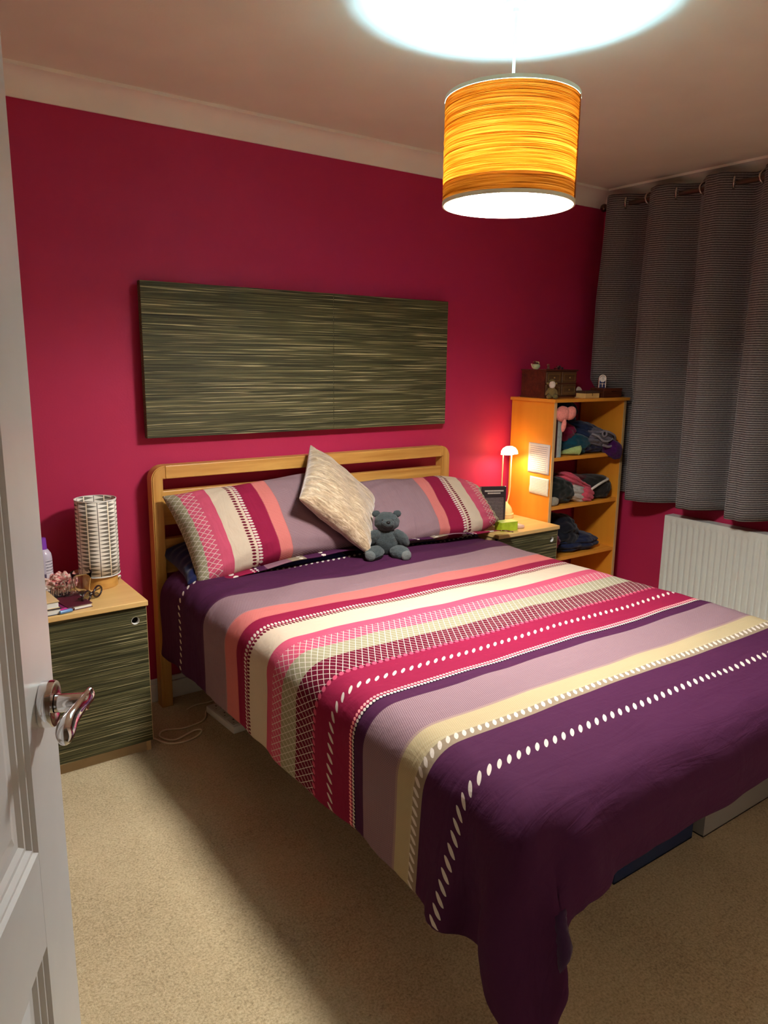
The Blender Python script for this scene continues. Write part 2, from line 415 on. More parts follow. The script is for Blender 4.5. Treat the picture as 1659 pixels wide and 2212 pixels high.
def band_mat():
    m = Mat('cream_light_blocker'); n = m.noise(m.coord(), 30, 2); d = m.node('ShaderNodeBsdfDiffuse'); t = m.node('ShaderNodeBsdfTranslucent'); a = m.node('ShaderNodeAddShader')
    m.link(m.ramp(n, [(.3, (.62, .50, .26)), (.7, (.66, .54, .30))]), d.inputs[0]); t.inputs[0].default_value = (.06, .13, .2, 1)
    m.nt.links.new(d.outputs[0], a.inputs[0]); m.nt.links.new(t.outputs[0], a.inputs[1]); m.nt.links.new(a.outputs[0], m.out.inputs[0]); return m.m
finish(lathe(NB(), [(SR-.0035, ZB+.002), (SR-.0035, ZB+.0455)], 96), 'light_blocking_band', band_mat(), lamp, True, 80)  # added liner that blocks diffuser light so the lower shade stays dim
for k in range(3):
    a = 2*PI*k/3+.4; finish(tube(NB(), [(0, 0, -.345), (SR*.99*math.cos(a), SR*.99*math.sin(a), ZT-.012)], .0018, 6), 'spoke', M_WHITE, lamp)

# ================================================================ wall panel
pn = thing('wall_panel', 'long olive green grass weave panel mounted on the crimson wall above the headboard', 'wall art', (1.692, -.045, 1.1357))
PW = 1.528; PHt = .6023
for x0, x1 in ((-PW/2, .098), (.0985, PW/2)):
    o = finish(box(NB(), x0, x1, -.013, .018, 0, PHt, .0015, 1), 'panel_half', M_GRASS, pn)
finish(box(NB(), -PW/2+.12, PW/2-.12, .018, .0445, .1, PHt-.1), 'mounting_batten', M_OAKX, pn)

# ================================================================ bed frame
X0, X1 = .925, 2.466; YH0, YH1 = -.092, -.032
bed = thing('bed_frame', 'oak bed frame with a slatted rounded headboard', 'bed', (1.7, -1.1, 0))
def headframe():
    """posts with rounded top corners and the top rail as three meshes"""
    PWd, R, ZT_ = .046, .055, 1.027
    bm = NB()
    def arc(cx, cz, r, a0, a1, n=8): return [(cx+r*math.cos(a0+(a1-a0)*k/n), cz+r*math.sin(a0+(a1-a0)*k/n)) for k in range(n+1)]
    for s in (0, 1):
        bm = NB()
        pts = [(0, 0), (PWd, 0), (PWd, ZT_-.053), (PWd, ZT_-.053+.0005)]
        outl = [(0, 0), (PWd, 0), (PWd, ZT_-.053)] + [(PWd+.012, ZT_-.053), (PWd+.012, ZT_)] + arc(R, ZT_-R, R, PI/2, PI, 8)
        outl = [(x if not s else -x, z) for x, z in outl]; bx = X0 if not s else X1
        fr = [bm.verts.new((bx+x, YH0, z)) for x, z in outl]; bk = [bm.verts.new((bx+x, YH1, z)) for x, z in outl]
        bm.faces.new(fr); bm.faces.new(bk[::-1])
        for i in range(len(outl)): j = (i+1) % len(outl); bm.faces.new((fr[i], bk[i], bk[j], fr[j]))
        bmesh.ops.recalc_face_normals(bm, faces=bm.faces)
        es = [e for e in bm.edges if len(e.link_faces) == 2 and e.calc_face_angle(0) > 1.2 and abs(e.verts[0].co.y-e.verts[1].co.y) < 1e-5]
        bmesh.ops.bevel(bm, geom=es, offset=.004, segments=2, affect='EDGES')
        finish(bm, 'post', M_OAKZ, bed, True, 30, world=True)
    finish(box(NB(), X0+PWd+.012, X1-PWd-.012, YH0, YH1, ZT_-.053, ZT_, .003), 'top_rail', M_OAKX, bed, world=True)
headframe()
for z0, z1 in ((.782, .923), (.58, .725), (.36, .52)):
    finish(box(NB(), X0+.046, X1-.046, YH0+.014, YH1-.01, z0, z1, .003), 'slat', M_OAKX, bed, world=True)
for x0, x1 in ((X0+.02, X0+.045), (X1-.045, X1-.02)):
    finish(box(NB(), x0, x1, -2.12, YH0, .26, .345, .003), 'side_rail', M_OAKY, bed, world=True)
finish(box(NB(), X0+.045, X1-.045, -2.085, -2.06, .32, .40, .003), 'foot_rail', M_OAKX, bed, world=True)
for x0 in (.962, X1-.087): finish(box(NB(), x0, x0+.06, -2.172, -2.11, 0, .33, .004), 'foot_leg', M_OAKZ, bed, world=True)
for k in range(12): finish(box(NB(), X0+.045, X1-.045, -.24-k*.155, -.17-k*.155, .335, .35), 'bed_slat', M_OAKX, bed, world=True)
bm = NB(); box(bm, .962, 2.43, -2.112, -.098, .351, .555, .04, 4)
tag(finish(bm, 'mattress', M_NAVY, smooth=True, ang=50, origin=(1.7, -1.1, .351)), 'mattress in a navy blue fitted sheet on the oak bed frame', 'mattress')

# ================================================================ striped bedding material
PUR = (.090, .018, .066); MAU = srgb(172, 140, 146); SAL = srgb(226, 122, 118); CRI = (.34, .014, .062); CRE = srgb(234, 212, 186)
PNK = srgb(222, 92, 122); OLI = srgb(172, 164, 132); DKC = (.17, .004, .026); BEI = srgb(208, 190, 150); GRB = srgb(166, 146, 122); WHT = srgb(244, 230, 216)
def dim(c, k=.59): return tuple(q*k for q in c)
PUR, MAU, SAL, CRI, CRE, PNK, OLI, DKC, BEI, GRB, WHT = [dim(c) for c in (PUR, MAU, SAL, CRI, CRE, PNK, OLI, DKC, BEI, GRB, WHT)]
def stripes(name, stops, span, hatched, rows, lattice, voff=0.0):
    """stops: (v, colour) ; hatched: (v0, v1, dark) ; rows: dots (v, period, len_u, len_v, shear, colour) ; lattice: (v0, v1)"""
    m = Mat(name); u, v = m.uv()
    st = [(max(0.0, min(1.0, (a-voff)/span)), c) for a, c in stops]
    col = m.ramp((v-voff)/span, st, 'CONSTANT')
    wv = m.noise(m.vec(u*700.0, v*700.0), 1.0, 2)
    for v0, v1, dk in hatched:
        dk = dim(dk)
        band = v.gt(v0)*v.lt(v1)
        h = ((u*190.0+v*70.0).fract()-.5).abs().lt(.23)*((v*240.0).fract().gt(.3))
        col = m.mix(band*h*.75, col, dk)
    for v0, v1 in lattice:
        band = v.gt(v0)*v.lt(v1)
        wob = (v*(2*PI/.028)).sin()*.0
        a = ((u/.021+v/.034+wob).fract()-.5).abs(); b_ = ((u/.021-v/.034+wob).fract()-.5).abs()
        ln = a.lt(.05).max(b_.lt(.05)); col = m.mix(band*ln, col, WHT)
    for v0, per, lu, lv, sh, c in rows:
        fv = v-v0; fu = ((u/per).fract()-.5)*per + fv*sh
        e = (fu/lu)*(fu/lu) + (fv/lv).abs()*(fv/lv).abs() if False else (fu/lu).abs() + (fv/lv)*(fv/lv)
        e2 = (fu/lu)*(fu/lu)+(fv/lv)*(fv/lv)
        col = m.mix((e*.5+e2*.5).lt(1.0), col, c)
    m.color(col); m.set(Roughness=.85); m.b.inputs['Specular IOR Level'].default_value = .10
    n1 = m.noise(m.vec(u*14.0, v*9.0), 1.0, 4, .55, .8); n2 = m.noise(m.vec(u*5.0, v*22.0), 1.0, 4, .5, 1.2)
    m.bump(n1*.6+n2*.7+wv*.02, .5, .012); return m.m
dst = [(0, PUR), (.60, MAU), (.786, SAL), (.875, CRI), (.961, CRE), (1.079, PNK), (1.165, PNK), (1.196, OLI), (1.278, DKC), (1.383, CRI),
       (1.559, (.012, .004, .012)), (1.573, PUR), (1.612, MAU), (1.749, BEI), (1.811, GRB), (1.841, srgb(200, 170, 165)), (1.845, PUR)]
hat = [(.60, .786, srgb(112, 78, 92)), (.786, .875, srgb(238, 150, 138)), (1.612, 1.749, srgb(108, 74, 92)), (1.749, 1.811, srgb(196, 170, 122))]
rws = [(.37, .026, .0062, .0095, .5, WHT), (.951, .0125, .0042, .0095, .15, WHT), (.973, .0125, .0042, .0085, -.15, DKC), (1.387, .021, .0075, .0085, .3, PNK),
       (1.468, .028, .0066, .0122, .9, WHT), (1.553, .0105, .0042, .0055, .2, srgb(240, 150, 150)), (1.566, .0105, .0042, .0055, .2, WHT),
       (1.827, .023, .006, .0115, .6, WHT), (1.962, .028, .0066, .0135, .9, WHT)]
M_DUVET = stripes('striped_duvet_print', dst, 2.6, hat, rws, [(1.131, 1.383)])
M_DUVIN = fabric('purple_duvet_underside', (.035, .010, .040), .2)

# ================================================================ duvet: draped with a small cloth solver
def drape():
    U0, U1, V0, V1 = .640, 2.80, .155, 2.318
    nu, nv = 92, 98
    us = np.linspace(U0, U1, nu); vv = np.linspace(V0, V1, nv)
    P = np.zeros((nu, nv, 3)); P[..., 0] = us[:, None]; P[..., 1] = -vv[None, :]; P[..., 2] = .66
    rg = np.random.RandomState(4); P[..., 2] += .004*rg.rand(nu, nv)
    Q = P.copy(); du, dv = us[1]-us[0], vv[1]-vv[0]; dd = math.hypot(du, dv)
    lo = np.array([.915, -2.195, -.3]); hi = np.array([2.478, .6, .618]); R = .10
    c = (lo+hi)/2; h = (hi-lo)/2
    def con(a, b, rest, k, comp=1.0):
        d = b-a; l = np.linalg.norm(d, axis=-1, keepdims=True); e = (l-rest)/np.maximum(l, 1e-9)
        kk = np.where(e > 0, k, k*comp); m = .5*kk*e*d; a += m; b -= m
    def pairs(off, sl):
        pass
    for step in range(230):
        Vv = (P-Q)*(.965 if step < 150 else .93); Q = P.copy(); P = P+Vv; P[..., 2] -= .0011
        for it in range(7):
            for s in (0, 1):
                con(P[s:-1:2], P[s+1::2], du, .95); con(P[:, s:-1:2], P[:, s+1::2], dv, .95)
            for s in (0, 1):
                con(P[s:-1:2, :-1], P[s+1::2, 1:], dd, .45, .5); con(P[s:-1:2, 1:], P[s+1::2, :-1], dd, .45, .5)
            for s in (0, 1, 2, 3):
                con(P[s:-4:8][:, :], P[s+4::8][:len(P[s:-4:8])], 4*du, .5, .5) if False else None
            for s in (0, 1, 2, 3, 4, 5):
                a = P[s:-3:6]; b = P[s+3::6]; n_ = min(len(a), len(b)); con(a[:n_], b[:n_], 3*du, .10, .5)
                a = P[:, s:-3:6]; b = P[:, s+3::6]; n_ = min(a.shape[1], b.shape[1]); con(a[:, :n_], b[:, :n_], 3*dv, .10, .5)
            q = P-c; qa = np.abs(q)-(h-R); sg = np.sign(q); mx = np.maximum(qa, 0); ln = np.linalg.norm(mx, axis=-1)
            ins = qa.max(-1); d = np.where(ln > 0, ln, np.minimum(ins, 0))-R
            hit = d < 0
            g = sg*mx/np.maximum(ln, 1e-9)[..., None]
            axm = np.argmax(qa, -1); g2 = np.zeros_like(P); np.put_along_axis(g2, axm[..., None], np.take_along_axis(sg, axm[..., None], -1), -1)
            g = np.where((ln > 1e-9)[..., None], g, g2)
            P = np.where(hit[..., None], P-g*d[..., None], P)
            # friction: keep what rests on the bed where it lies
            fr = hit & (g[..., 2] > .5); t = P-Q; t[..., 2] = 0
            P = np.where(fr[..., None], P-t*.55, P)
            P[..., 2] = np.maximum(P[..., 2], .012)
    return us, vv, P
us, vv_, P = drape()
nu, nv = P.shape[:2]
# loft and creases (along the surface normal)
du_ = np.gradient(P, axis=0); dv_ = np.gradient(P, axis=1); Nn = np.cross(dv_, du_); Nn /= np.linalg.norm(Nn, axis=-1, keepdims=True)
amp = np.zeros((nu, nv))
for i in range(nu):
    for j in range(nv):
        u, v = us[i], vv_[j]
        a = .010*noise.noise(Vector((u*2.3, v*2.3, 3))) + .004*noise.noise(Vector((u*6, v*6, 9)))
        head = max(0, 1-(v-.12)/.75)
        a += .011*head*noise.noise(Vector((u*2.0+v*1.2, v*13-u*2.5, 5)))
        r1 = 1-abs(noise.noise(Vector((u*1.6, v*5.5+u*1.1, 14)))); a += .008*max(0, r1-.86)/.14*(.35+head)
        dx, dy = .99-u, v-2.13; ds = math.hypot(max(dx, -.25)+.0, max(dy, -.25))
        wgt = max(0, min(1, (dx+.32)/.35))*max(0, min(1, (dy+.32)/.35))*max(0, min(1, (dx+dy+.15)/.3))
        th = math.atan2(dy+.25, dx+.25)
        a += wgt*(.026*math.sin(th*11+1.2)+.014*math.sin(th*19+.3))
        edge_ = max(0, min(1, (v-2.17)/.1)); a += edge_*.014*noise.noise(Vector((u*9, v*1.2, 21)))
        sid = max(0, min(1, (.95-u)/.1)); a += sid*.010*noise.noise(Vector((u*1.2, v*8, 27)))
        amp[i, j] = a
sgn = 1.0 if Nn[nu//2, nv//2, 2] > 0 else -1.0
P = P+Nn*sgn*amp[..., None]
# the hanging corner gathers towards its tip
UU, VV = np.meshgrid(us, vv_, indexing='ij')
tipc = P[0, -1].copy(); ww = np.clip((1.02-UU)/.16, 0, 1)*np.clip((VV-2.10)/.16, 0, 1); zz = np.clip((.44-P[..., 2])/.27, 0, 1)
kk = .86*ww*zz; ax = np.array([.940, -2.25]); P[..., :2] = P[..., :2]*(1-kk[..., None])+ax*kk[..., None]
P[..., 2] -= .10*ww*zz
# soft rise of the head end where the pillows push under it
OX, OY, OZ = 1.7, -1.1, .3
Pl = P-np.array([OX, OY, OZ])
# small overhang of the mouth seam
duvet = grid_obj([[tuple(Pl[i, j]) for j in range(nv)] for i in range(nu)], [[(float(us[i]), float(vv_[j])) for j in range(nv)] for i in range(nu)], 'duvet', [M_DUVET, M_DUVIN])
duvet.location = (OX, OY, OZ)
tag(duvet, 'duvet with purple, pink, crimson and cream stripes draped over the bed', 'duvet')
# normals must point up so that the solid grows inward
if duvet.data.polygons[(nu//2)*(nv-1)+nv//2].normal.z < 0: duvet.data.flip_normals()
so = duvet.modifiers.new('solid', 'SOLIDIFY'); so.thickness = .030; so.offset = -1; so.material_offset = 1; so.material_offset_rim = 0
ss = duvet.modifiers.new('sub', 'SUBSURF'); ss.levels = 1; ss.render_levels = 1

# ================================================================ pillows
def pillow(name, w_, h_, t_, mat, M, label, cat, uvf, taper=0.0, seam_mat=None, sag=0.0, seed=1, flange=0.0, group=None, creases=0.01, res=44):
    """closed pillow: front and back sheets, pinched corners; uvf(s,t) -> uv in metres"""
    bm = NB(); uvl = bm.loops.layers.uv.new('UVMap')
    n1, n2 = res, int(res*.7); F = []; B = []; UVs = {}
    for i in range(n1+1):
        rf, rb = [], []
        for j in range(n2+1):
            s = -1+2*i/n1; t = -1+2*j/n2
            edge = max(0, 1-abs(s)**2.6)**.5*max(0, 1-abs(t)**2.6)**.5
            pin_s = 1-.07*(1-abs(t)**2)*abs(s)**3; pin_t = 1-.10*(1-abs(s)**2)*abs(t)**3
            x = s*w_/2*pin_s; y = t*h_/2*pin_t; tk = max(0, (s-.25)/.75); y *= 1-taper*tk*tk
            z = t_/2*edge**.9
            cr = creases*edge*noise.noise(Vector((x*7+seed*3, y*7, seed))) + creases*.7*edge*noise.noise(Vector((x*16+seed, y*12, seed*2)))
            cr2 = creases*.8*(1-edge)*math.sin(max(abs(s), .1)*9+t*23+seed)*min(1, edge*4)
            y2 = y-sag*(1-t*t)*.0
            vf = bm.verts.new((x, y2, z+cr+cr2)); rf.append(vf); UVs[vf] = uvf(s, t)
            if i in (0, n1) or j in (0, n2): rb.append(vf)
            else:
                vb = bm.verts.new((x, y2, -z*.9+cr)); rb.append(vb); UVs[vb] = uvf(s, t)
        F.append(rf); B.append(rb)
    for i in range(n1):
        for j in range(n2):
            bm.faces.new((F[i][j], F[i+1][j], F[i+1][j+1], F[i][j+1]))
            q = (B[i][j], B[i][j+1], B[i+1][j+1], B[i+1][j])
            if len(set(q)) == 4 and set(q) != {F[i][j], F[i+1][j], F[i+1][j+1], F[i][j+1]}:
                try: bm.faces.new(q)
                except ValueError: pass
    for f in bm.faces:
        f.smooth = True
        for l in f.loops: l[uvl].uv = UVs[l.vert]
    bmesh.ops.recalc_face_normals(bm, faces=bm.faces)
    me = bpy.data.meshes.new(name); bm.to_mesh(me); bm.free()
    for q in (mat if isinstance(mat, (list, tuple)) else [mat]): me.materials.append(q)
    o = bpy.data.objects.new(name, me); COL.objects.link(o); o.matrix_world = M; tag(o, label, cat, group)
    o.modifiers.new('sub', 'SUBSURF').render_levels = 1
    return o
def place(c, e): return Matrix.Translation(Vector(c)) @ eul(*e).to_matrix().to_4x4()
# pillow print: v runs along the pillow from the outer (lattice) end
pst = [(0, OLI), (.045, PNK), (.155, CRE), (.262, CRI), (.36, SAL), (.42, MAU)]
prow = [(.243, .0125, .0042, .010, .15, DKC), (.272, .0125, .0042, .010, .15, WHT)]
M_PILLOW = stripes('striped_pillow_print', pst, .8, [(.36, .42, srgb(240, 160, 145)), (.42, .9, srgb(120, 86, 98))], prow, [(-.1, .105)])
fst = [(0, CRI), (.10, CRI), (.20, PUR), (.245, MAU), (.36, GRB), (.43, PUR)]
M_FLANGE = stripes('striped_pillow_border', [(0, DKC), (.085, CRI), (.235, PUR), (.285, srgb(120, 84, 96)), (.40, GRB), (.475, PUR)], .9,
                   [], [(.135, .03, .011, .012, .2, WHT), (.225, .014, .005, .006, 0, WHT), (.245, .014, .005, .006, 0, WHT), (.455, .024, .008, .010, 0, WHT), (.57, .026, .009, .011, 0, WHT)], [(-.1, .085)])
PWL, PHL = .77, .42
MP1 = place((1.345, -.232, .775), (50, -3, 4))
pl1 = pillow('striped_pillow', PWL, PHL, .20, M_PILLOW, MP1, 'striped pillow beside the small cabinet with the geometric lamp, leaning on the headboard', 'pillow', lambda s, t: (t*PHL/2+.3, (s+1)*PWL/2), seed=1)
MP2 = place((2.205, -.245, .752), (38, 1, -4))
pl2 = pillow('striped_pillow', PWL, .41, .15, M_PILLOW, MP2, 'striped pillow whose tip reaches out over the bedside table with books', 'pillow', lambda s, t: (t*.205+.3, (1-s)*PWL/2), .45, seed=2)
def border(par, side, w_, h_, rev):
    """flat flange along the lower edge of the pillow"""
    n = 40; Pg, Ug = [], []
    for i in range(n+1):
        s = -1+2*i/n; pin = 1-.10*(1-s*s); x = s*w_/2*.97; y0 = -h_/2*pin+.012; rowp, rowu = [], []
        for k in range(4):
            q = k/3; rowp.append((x, y0-.036*q, .006+.036*q+.008*math.sin(s*9+1)*q)); uu = (s+1)*w_/2 if not rev else (1-s)*w_/2; rowu.append((q*.045, uu))
        Pg.append(rowp); Ug.append(rowu)
    o = grid_obj(Pg, Ug, 'border', M_FLANGE, par); sm = o.modifiers.new('solid', 'SOLIDIFY'); sm.thickness = .004; return o
border(pl1, -1, PWL, PHL, False); border(pl2, -1, PWL, .41, True)
M_UNI = lambda s, t: (s, t)
pillow('navy_pillow', .74, .34, .15, M_NAVY, place((1.315, -.205, .640), (10, 0, 0)), 'navy blue pillow squashed under a striped pillow near the cabinet', 'pillow', M_UNI, seed=3)
pillow('navy_pillow', .72, .34, .13, M_NAVY, place((2.08, -.205, .635), (8, 0, 0)), 'navy blue pillow under the striped pillow next to the bedside books', 'pillow', M_UNI, seed=5)
def velvet():
    m = Mat('champagne_crushed_velvet'); u, v = m.uv()
    n = m.noise(m.vec(u*2.0, v*14.0), 1.0, 4, .6, 1.5); n2 = m.noise(m.vec(u*9.0, v*30.0), 1.0, 3, .6, .6)
    m.color(m.ramp(n*.6+n2*.4, [(.33, srgb(120, 98, 72)), (.5, srgb(174, 150, 118)), (.66, srgb(226, 208, 178))]))
    m.set(Roughness=.38); m.b.inputs['Specular IOR Level'].default_value = .5; m.b.inputs['Sheen Weight'].default_value = .6
    m.bump(n*.7+n2*.6, .6, .01); return m.m
cm = Matrix.Translation((1.676, -.290, .858)) @ (Matrix.Rotation(.524, 4, 'Z') @ Matrix.Rotation(.90, 4, 'X') @ Matrix.Rotation(-.975, 4, 'Z'))
pillow('cushion', .415, .415, .13, velvet(), cm, 'champagne crushed velvet cushion standing on its corner between the pillows', 'cushion', lambda s, t: (s, t), seed=8, res=36, creases=.012)

# ================================================================ bedside cabinets
def cabinet(label, x1, yb, yf, zt, wd):
    c = thing('bedside_cabinet', label, 'cabinet', (x1-wd/2, (yb+yf)/2, 0), group='bedside cabinets beside the bed')
    x0 = x1-wd
    finish(box(NB(), x0, x1, yf, yb, zt-.020, zt, .003), 'top', M_BEECH, c, world=True)
    for a, b_ in ((x0+.006, x0+.022), (x1-.022, x1-.006)):
        finish(box(NB(), a, b_, yf+.034, yb-.004, 0.0, zt-.0205, .001, 1), 'side_panel', M_EDGE, c, world=True)
    finish(box(NB(), x0+.022, x1-.022, yb-.015, yb-.006, .01, zt-.021), 'back_panel', M_DARKWOOD, c, world=True)
    finish(box(NB(), x0+.022, x1-.022, yf+.035, yb-.016, .052, .068), 'bottom_panel', M_BEECH, c, world=True)
    finish(box(NB(), x0+.022, x1-.022, yf+.040, yf+.054, 0, .052), 'plinth', plain('beige_plinth', srgb(176, 152, 116), .6), c, world=True)
    # door with a round finger hole
    dx0, dx1, dz0, dz1, yA, yB = x0+.004, x1-.004, .050, zt-.024, yf+.012, yf+.030
    hx, hz, hr = x1-.045, zt-.072, .0145; bm = NB()
    n = 24; sq = .032
    def ring(y, r): return [bm.verts.new((hx+r*math.cos(2*PI*k/n), y, hz+r*math.sin(2*PI*k/n))) for k in range(n)]
    cf, cb = ring(yA, hr), ring(yB, hr)
    def sqr(y):
        o = []
        for k in range(n):
            a = 2*PI*k/n; q = sq/max(abs(math.cos(a)), abs(math.sin(a))); o.append(bm.verts.new((hx+q*math.cos(a), y, hz+q*math.sin(a))))
        return o
    sf, sb = sqr(yA), sqr(yB)
    for k in range(n):
        j = (k+1) % n
        bm.faces.new((cf[k], cf[j], sf[j], sf[k])); bm.faces.new((cb[j], cb[k], sb[k], sb[j]))
    for rx0, rx1, rz0, rz1 in ((dx0, hx-sq, dz0, dz1), (hx-sq, hx+sq, dz0, hz-sq), (hx-sq, hx+sq, hz+sq, dz1), (hx+sq, dx1, dz0, dz1)):
        if rx1-rx0 > 1e-4 and rz1-rz0 > 1e-4: box(bm, rx0, rx1, yA, yB, rz0, rz1)
    d = finish(bm, 'door', M_GRASS, c, world=True)
    finish(lathe(NB(), [(hr+.0002, 0), (hr-.0015, .0003), (hr-.0015, .016), (hr+.0002, .016)], 24, close=True), 'finger_hole_ring', M_PAPER, c, True, 30, mtx=Matrix.Translation((hx-c.location.x, yA+.017-c.location.y, hz))@Matrix.Rotation(PI/2, 4, 'X'))
    for sx in (dx0, dx1-.001): finish(box(NB(), sx, sx+.001, yA-.0004, yB, dz0, dz1), 'door_edge', M_EDGE, c, world=True)
    return c
LT = .597
cabinet('bedside cabinet with green weave door under the geometric drum lamp', .781, -.05, -.432, LT, .46)
cabinet('bedside cabinet with green weave door tucked between the bed and bookcase', 2.957, -.035, -.422, .612, .44)

# ================================================================ bookcase
BX0, BX1, BY0, BY1, BZ = 2.964, 3.552, -.332, -.022, 1.262
bc = thing('bookcase', 'orange beech open bookcase filled with folded clothes', 'bookcase', (3.26, -.17, 0))
for x0, x1 in ((BX0, BX0+.018), (BX1-.018, BX1)):
    s_ = finish(box(NB(), x0, x1, BY0+.004, BY1, 0, BZ-.017), 'side_panel', M_PINE, bc, world=True)
    finish(box(NB(), x0, x1, BY0+.0005, BY0+.0042, 0, BZ-.017), 'edge_strip', M_EDGE, bc, world=True)
finish(box(NB(), BX0-.012, BX1+.014, BY0-.012, BY1+.004, BZ-.017, BZ, .002), 'top', M_PINEX, bc, world=True)
SH = (.955, .690, .398, .10)
for z in SH: finish(box(NB(), BX0+.018, BX1-.018, BY0+.008, BY1-.004, z-.020, z, .001, 1), 'shelf', M_PINEX, bc, world=True)
def paper_mat(name, base, rows, dense):
    m = Mat(name); u, v = m.uv()
    n = m.noise(m.vec(u*60.0, (v*rows).floor()*3.0), 1.0, 2, .7); wob = m.noise(m.vec(u*220.0, v*90.0), 1.0, 2)
    ln = (((v*rows).fract()-.5)+(wob-.5)*.5).abs().lt(.17)*n.gt(dense)*u.gt(.07)*u.lt(.9)*v.gt(.05)*v.lt(.95)
    m.color(m.mix(ln*.7, base, (.12, .12, .2))); m.set(Roughness=.8); return m.m
def sheet(name, label, mat, y0, y1, z0, z1, x, seed, parent=None):
    n = 10; Pg, Ug = [], []
    for i in range(n+1):
        rp, ru = [], []
        for j in range(n+1):
            a, b_ = i/n, j/n; rp.append((-.002-.008*abs(noise.noise(Vector((a*2, b_*2, seed))))*(1-b_*.8), (a-.5)*(y1-y0), (b_-.5)*(z1-z0)+.003*(a-.5))); ru.append((1-a, b_))
        Pg.append(rp); Ug.append(ru)
    o = grid_obj(Pg, Ug, name, mat); o.location = (x, (y0+y1)/2, (z0+z1)/2); sm = o.modifiers.new('s', 'SOLIDIFY'); sm.thickness = .0006
    return tag(o, label, 'paper')
sheet('note_paper', 'tall handwritten note paper taped to the bookcase side', paper_mat('handwritten_note', (.74, .70, .66), 15, .42), -.318, -.166, .864, 1.024, BX0, 1)
sheet('note_paper', 'small printed note paper taped low on the bookcase side', paper_mat('printed_note', (.80, .76, .62), 12, .38), -.322, -.186, .749, .843, BX0, 2)

# ================================================================ curtain, rod, radiator
def curtain_mat():
    m = Mat('grey_ribbed_curtain'); u, v = m.uv()
    r = ((v*92.0).fract()-.5).abs()*2.0; n = m.noise(m.vec(u*90.0, v*260.0), 1.0, 3, .6); n2 = m.noise(m.vec(u*3.0, v*1.0), 1.0, 2)
    hem = (v-.768).abs().lt(.0022)
    m.color(m.mix(hem*.6, m.ramp(r*.6+n*.4, [(.25, srgb(52, 47, 48)), (.55, srgb(112, 104, 103)), (.8, srgb(158, 150, 146))]), srgb(40, 36, 36)))
    m.set(Roughness=.75); m.b.inputs['Specular IOR Level'].default_value = .2; m.b.inputs['Sheen Weight'].default_value = .2
    m.b.inputs['Roughness'].default_value = .8
    m.bump(r+n*.4, .5, .003); return m.m
RODX, RODZ, CY0, CY1 = 3.54, 2.298, -.128, -2.30
Pg, Ug = [], []; NY, NZ = 260, 40; arc = 0; lastp = None
def cx(y, z):
    ph = 2*PI*(y+.178)/.305; q = (2.345-z)/1.64
    s = math.cos(ph+.5*q*math.sin(y*7.3)); s = 1-2*((1-s)/2)**1.5
    A = .058+.026*min(1, q*3)+.006*q*math.sin(y*4.1+1)
    edge = min(1, (CY0-y)/.05+.35)
    x = RODX-.012*min(1, q*3)-A*s*edge-.010*q*math.sin(y*47+2+3*q)-.004*math.sin(y*90)
    k = max(0, min(1, (y+.46)/.10))*max(0, min(1, (1.345-z)/.075)); k = k*k*(3-2*k)
    return x*(1-k)+(3.608-.028*s*edge)*k
for i in range(NY+1):
    y = CY0+(CY1-CY0)*i/NY; rp, ru = [], []
    p = (cx(y, 1.5), y)
    if lastp: arc += math.hypot(p[0]-lastp[0], p[1]-lastp[1])
    lastp = p
    for k in range(NZ+1):
        z = 2.345-(2.345-.708)*k/NZ+ .004*math.sin(y*13)*(k/NZ); q = k/NZ
        yy = y-.012*q*math.sin(y*5)+(0.0 if i else .0)
        rp.append((cx(y, z)-RODX, yy+1.2, z-1.5)); ru.append((arc, z))
    Pg.append(rp); Ug.append(ru)
cur = thing('curtain', 'grey ribbed eyelet curtain hanging in folds over the radiator', 'curtain', (RODX, -1.2, 1.5))
cf = grid_obj(Pg, Ug, 'curtain_fabric', curtain_mat(), cur); sm = cf.modifiers.new('s', 'SOLIDIFY'); sm.thickness = .004; sm.offset = 0
k = 0
while True:
    for sgn_ in (0, 1):
        y0 = -.178-.305*k-(.07625 if sgn_ == 0 else .22875)
        if y0 < CY1+.05: continue
        bm = NB(); tube(bm, [(0, .027*math.cos(2*PI*q/24), .027*math.sin(2*PI*q/24)) for q in range(24)], .0055, 8, closed=True)
        ang = math.atan2(cx(y0-.003, 2.3)-cx(y0+.003, 2.3), -.006)
        rot = Matrix.Rotation(math.atan2(-(cx(y0-.003, 2.3)-cx(y0+.003, 2.3)), .006), 4, 'Z')
        finish(bm, 'eyelet', M_NICKEL, cur, True, 60, mtx=Matrix.Translation((cx(y0, RODZ)-RODX, y0+1.2, RODZ-1.5)) @ Matrix.Rotation((-1 if sgn_ == 0 else 1)*math.radians(62), 4, 'Z'))
    k += 1
    if k > 7: break
rod = thing('curtain_rod', 'dark metal curtain pole with a ball end near the corner', 'curtain rod', (RODX, -1.2, RODZ))
finish(tube(NB(), [(0, 1.095, 0), (0, -1.25, 0)], .0135, 16), 'pole', plain('bronze_pole', srgb(104, 86, 76), .3, .8), rod, True)
b = NB(); blob(b, (0, 1.108, 0), (.022, .022, .022), sub=3); finish(b, 'finial', plain('bronze_ball', srgb(96, 72, 60), .22, .9), rod, True)
for yy in (1.06, -.3): finish(tube(NB(), [(0, yy, 0), (XR-RODX-.001, yy, 0)], .008, 10), 'bracket', M_NICKEL, rod, True)
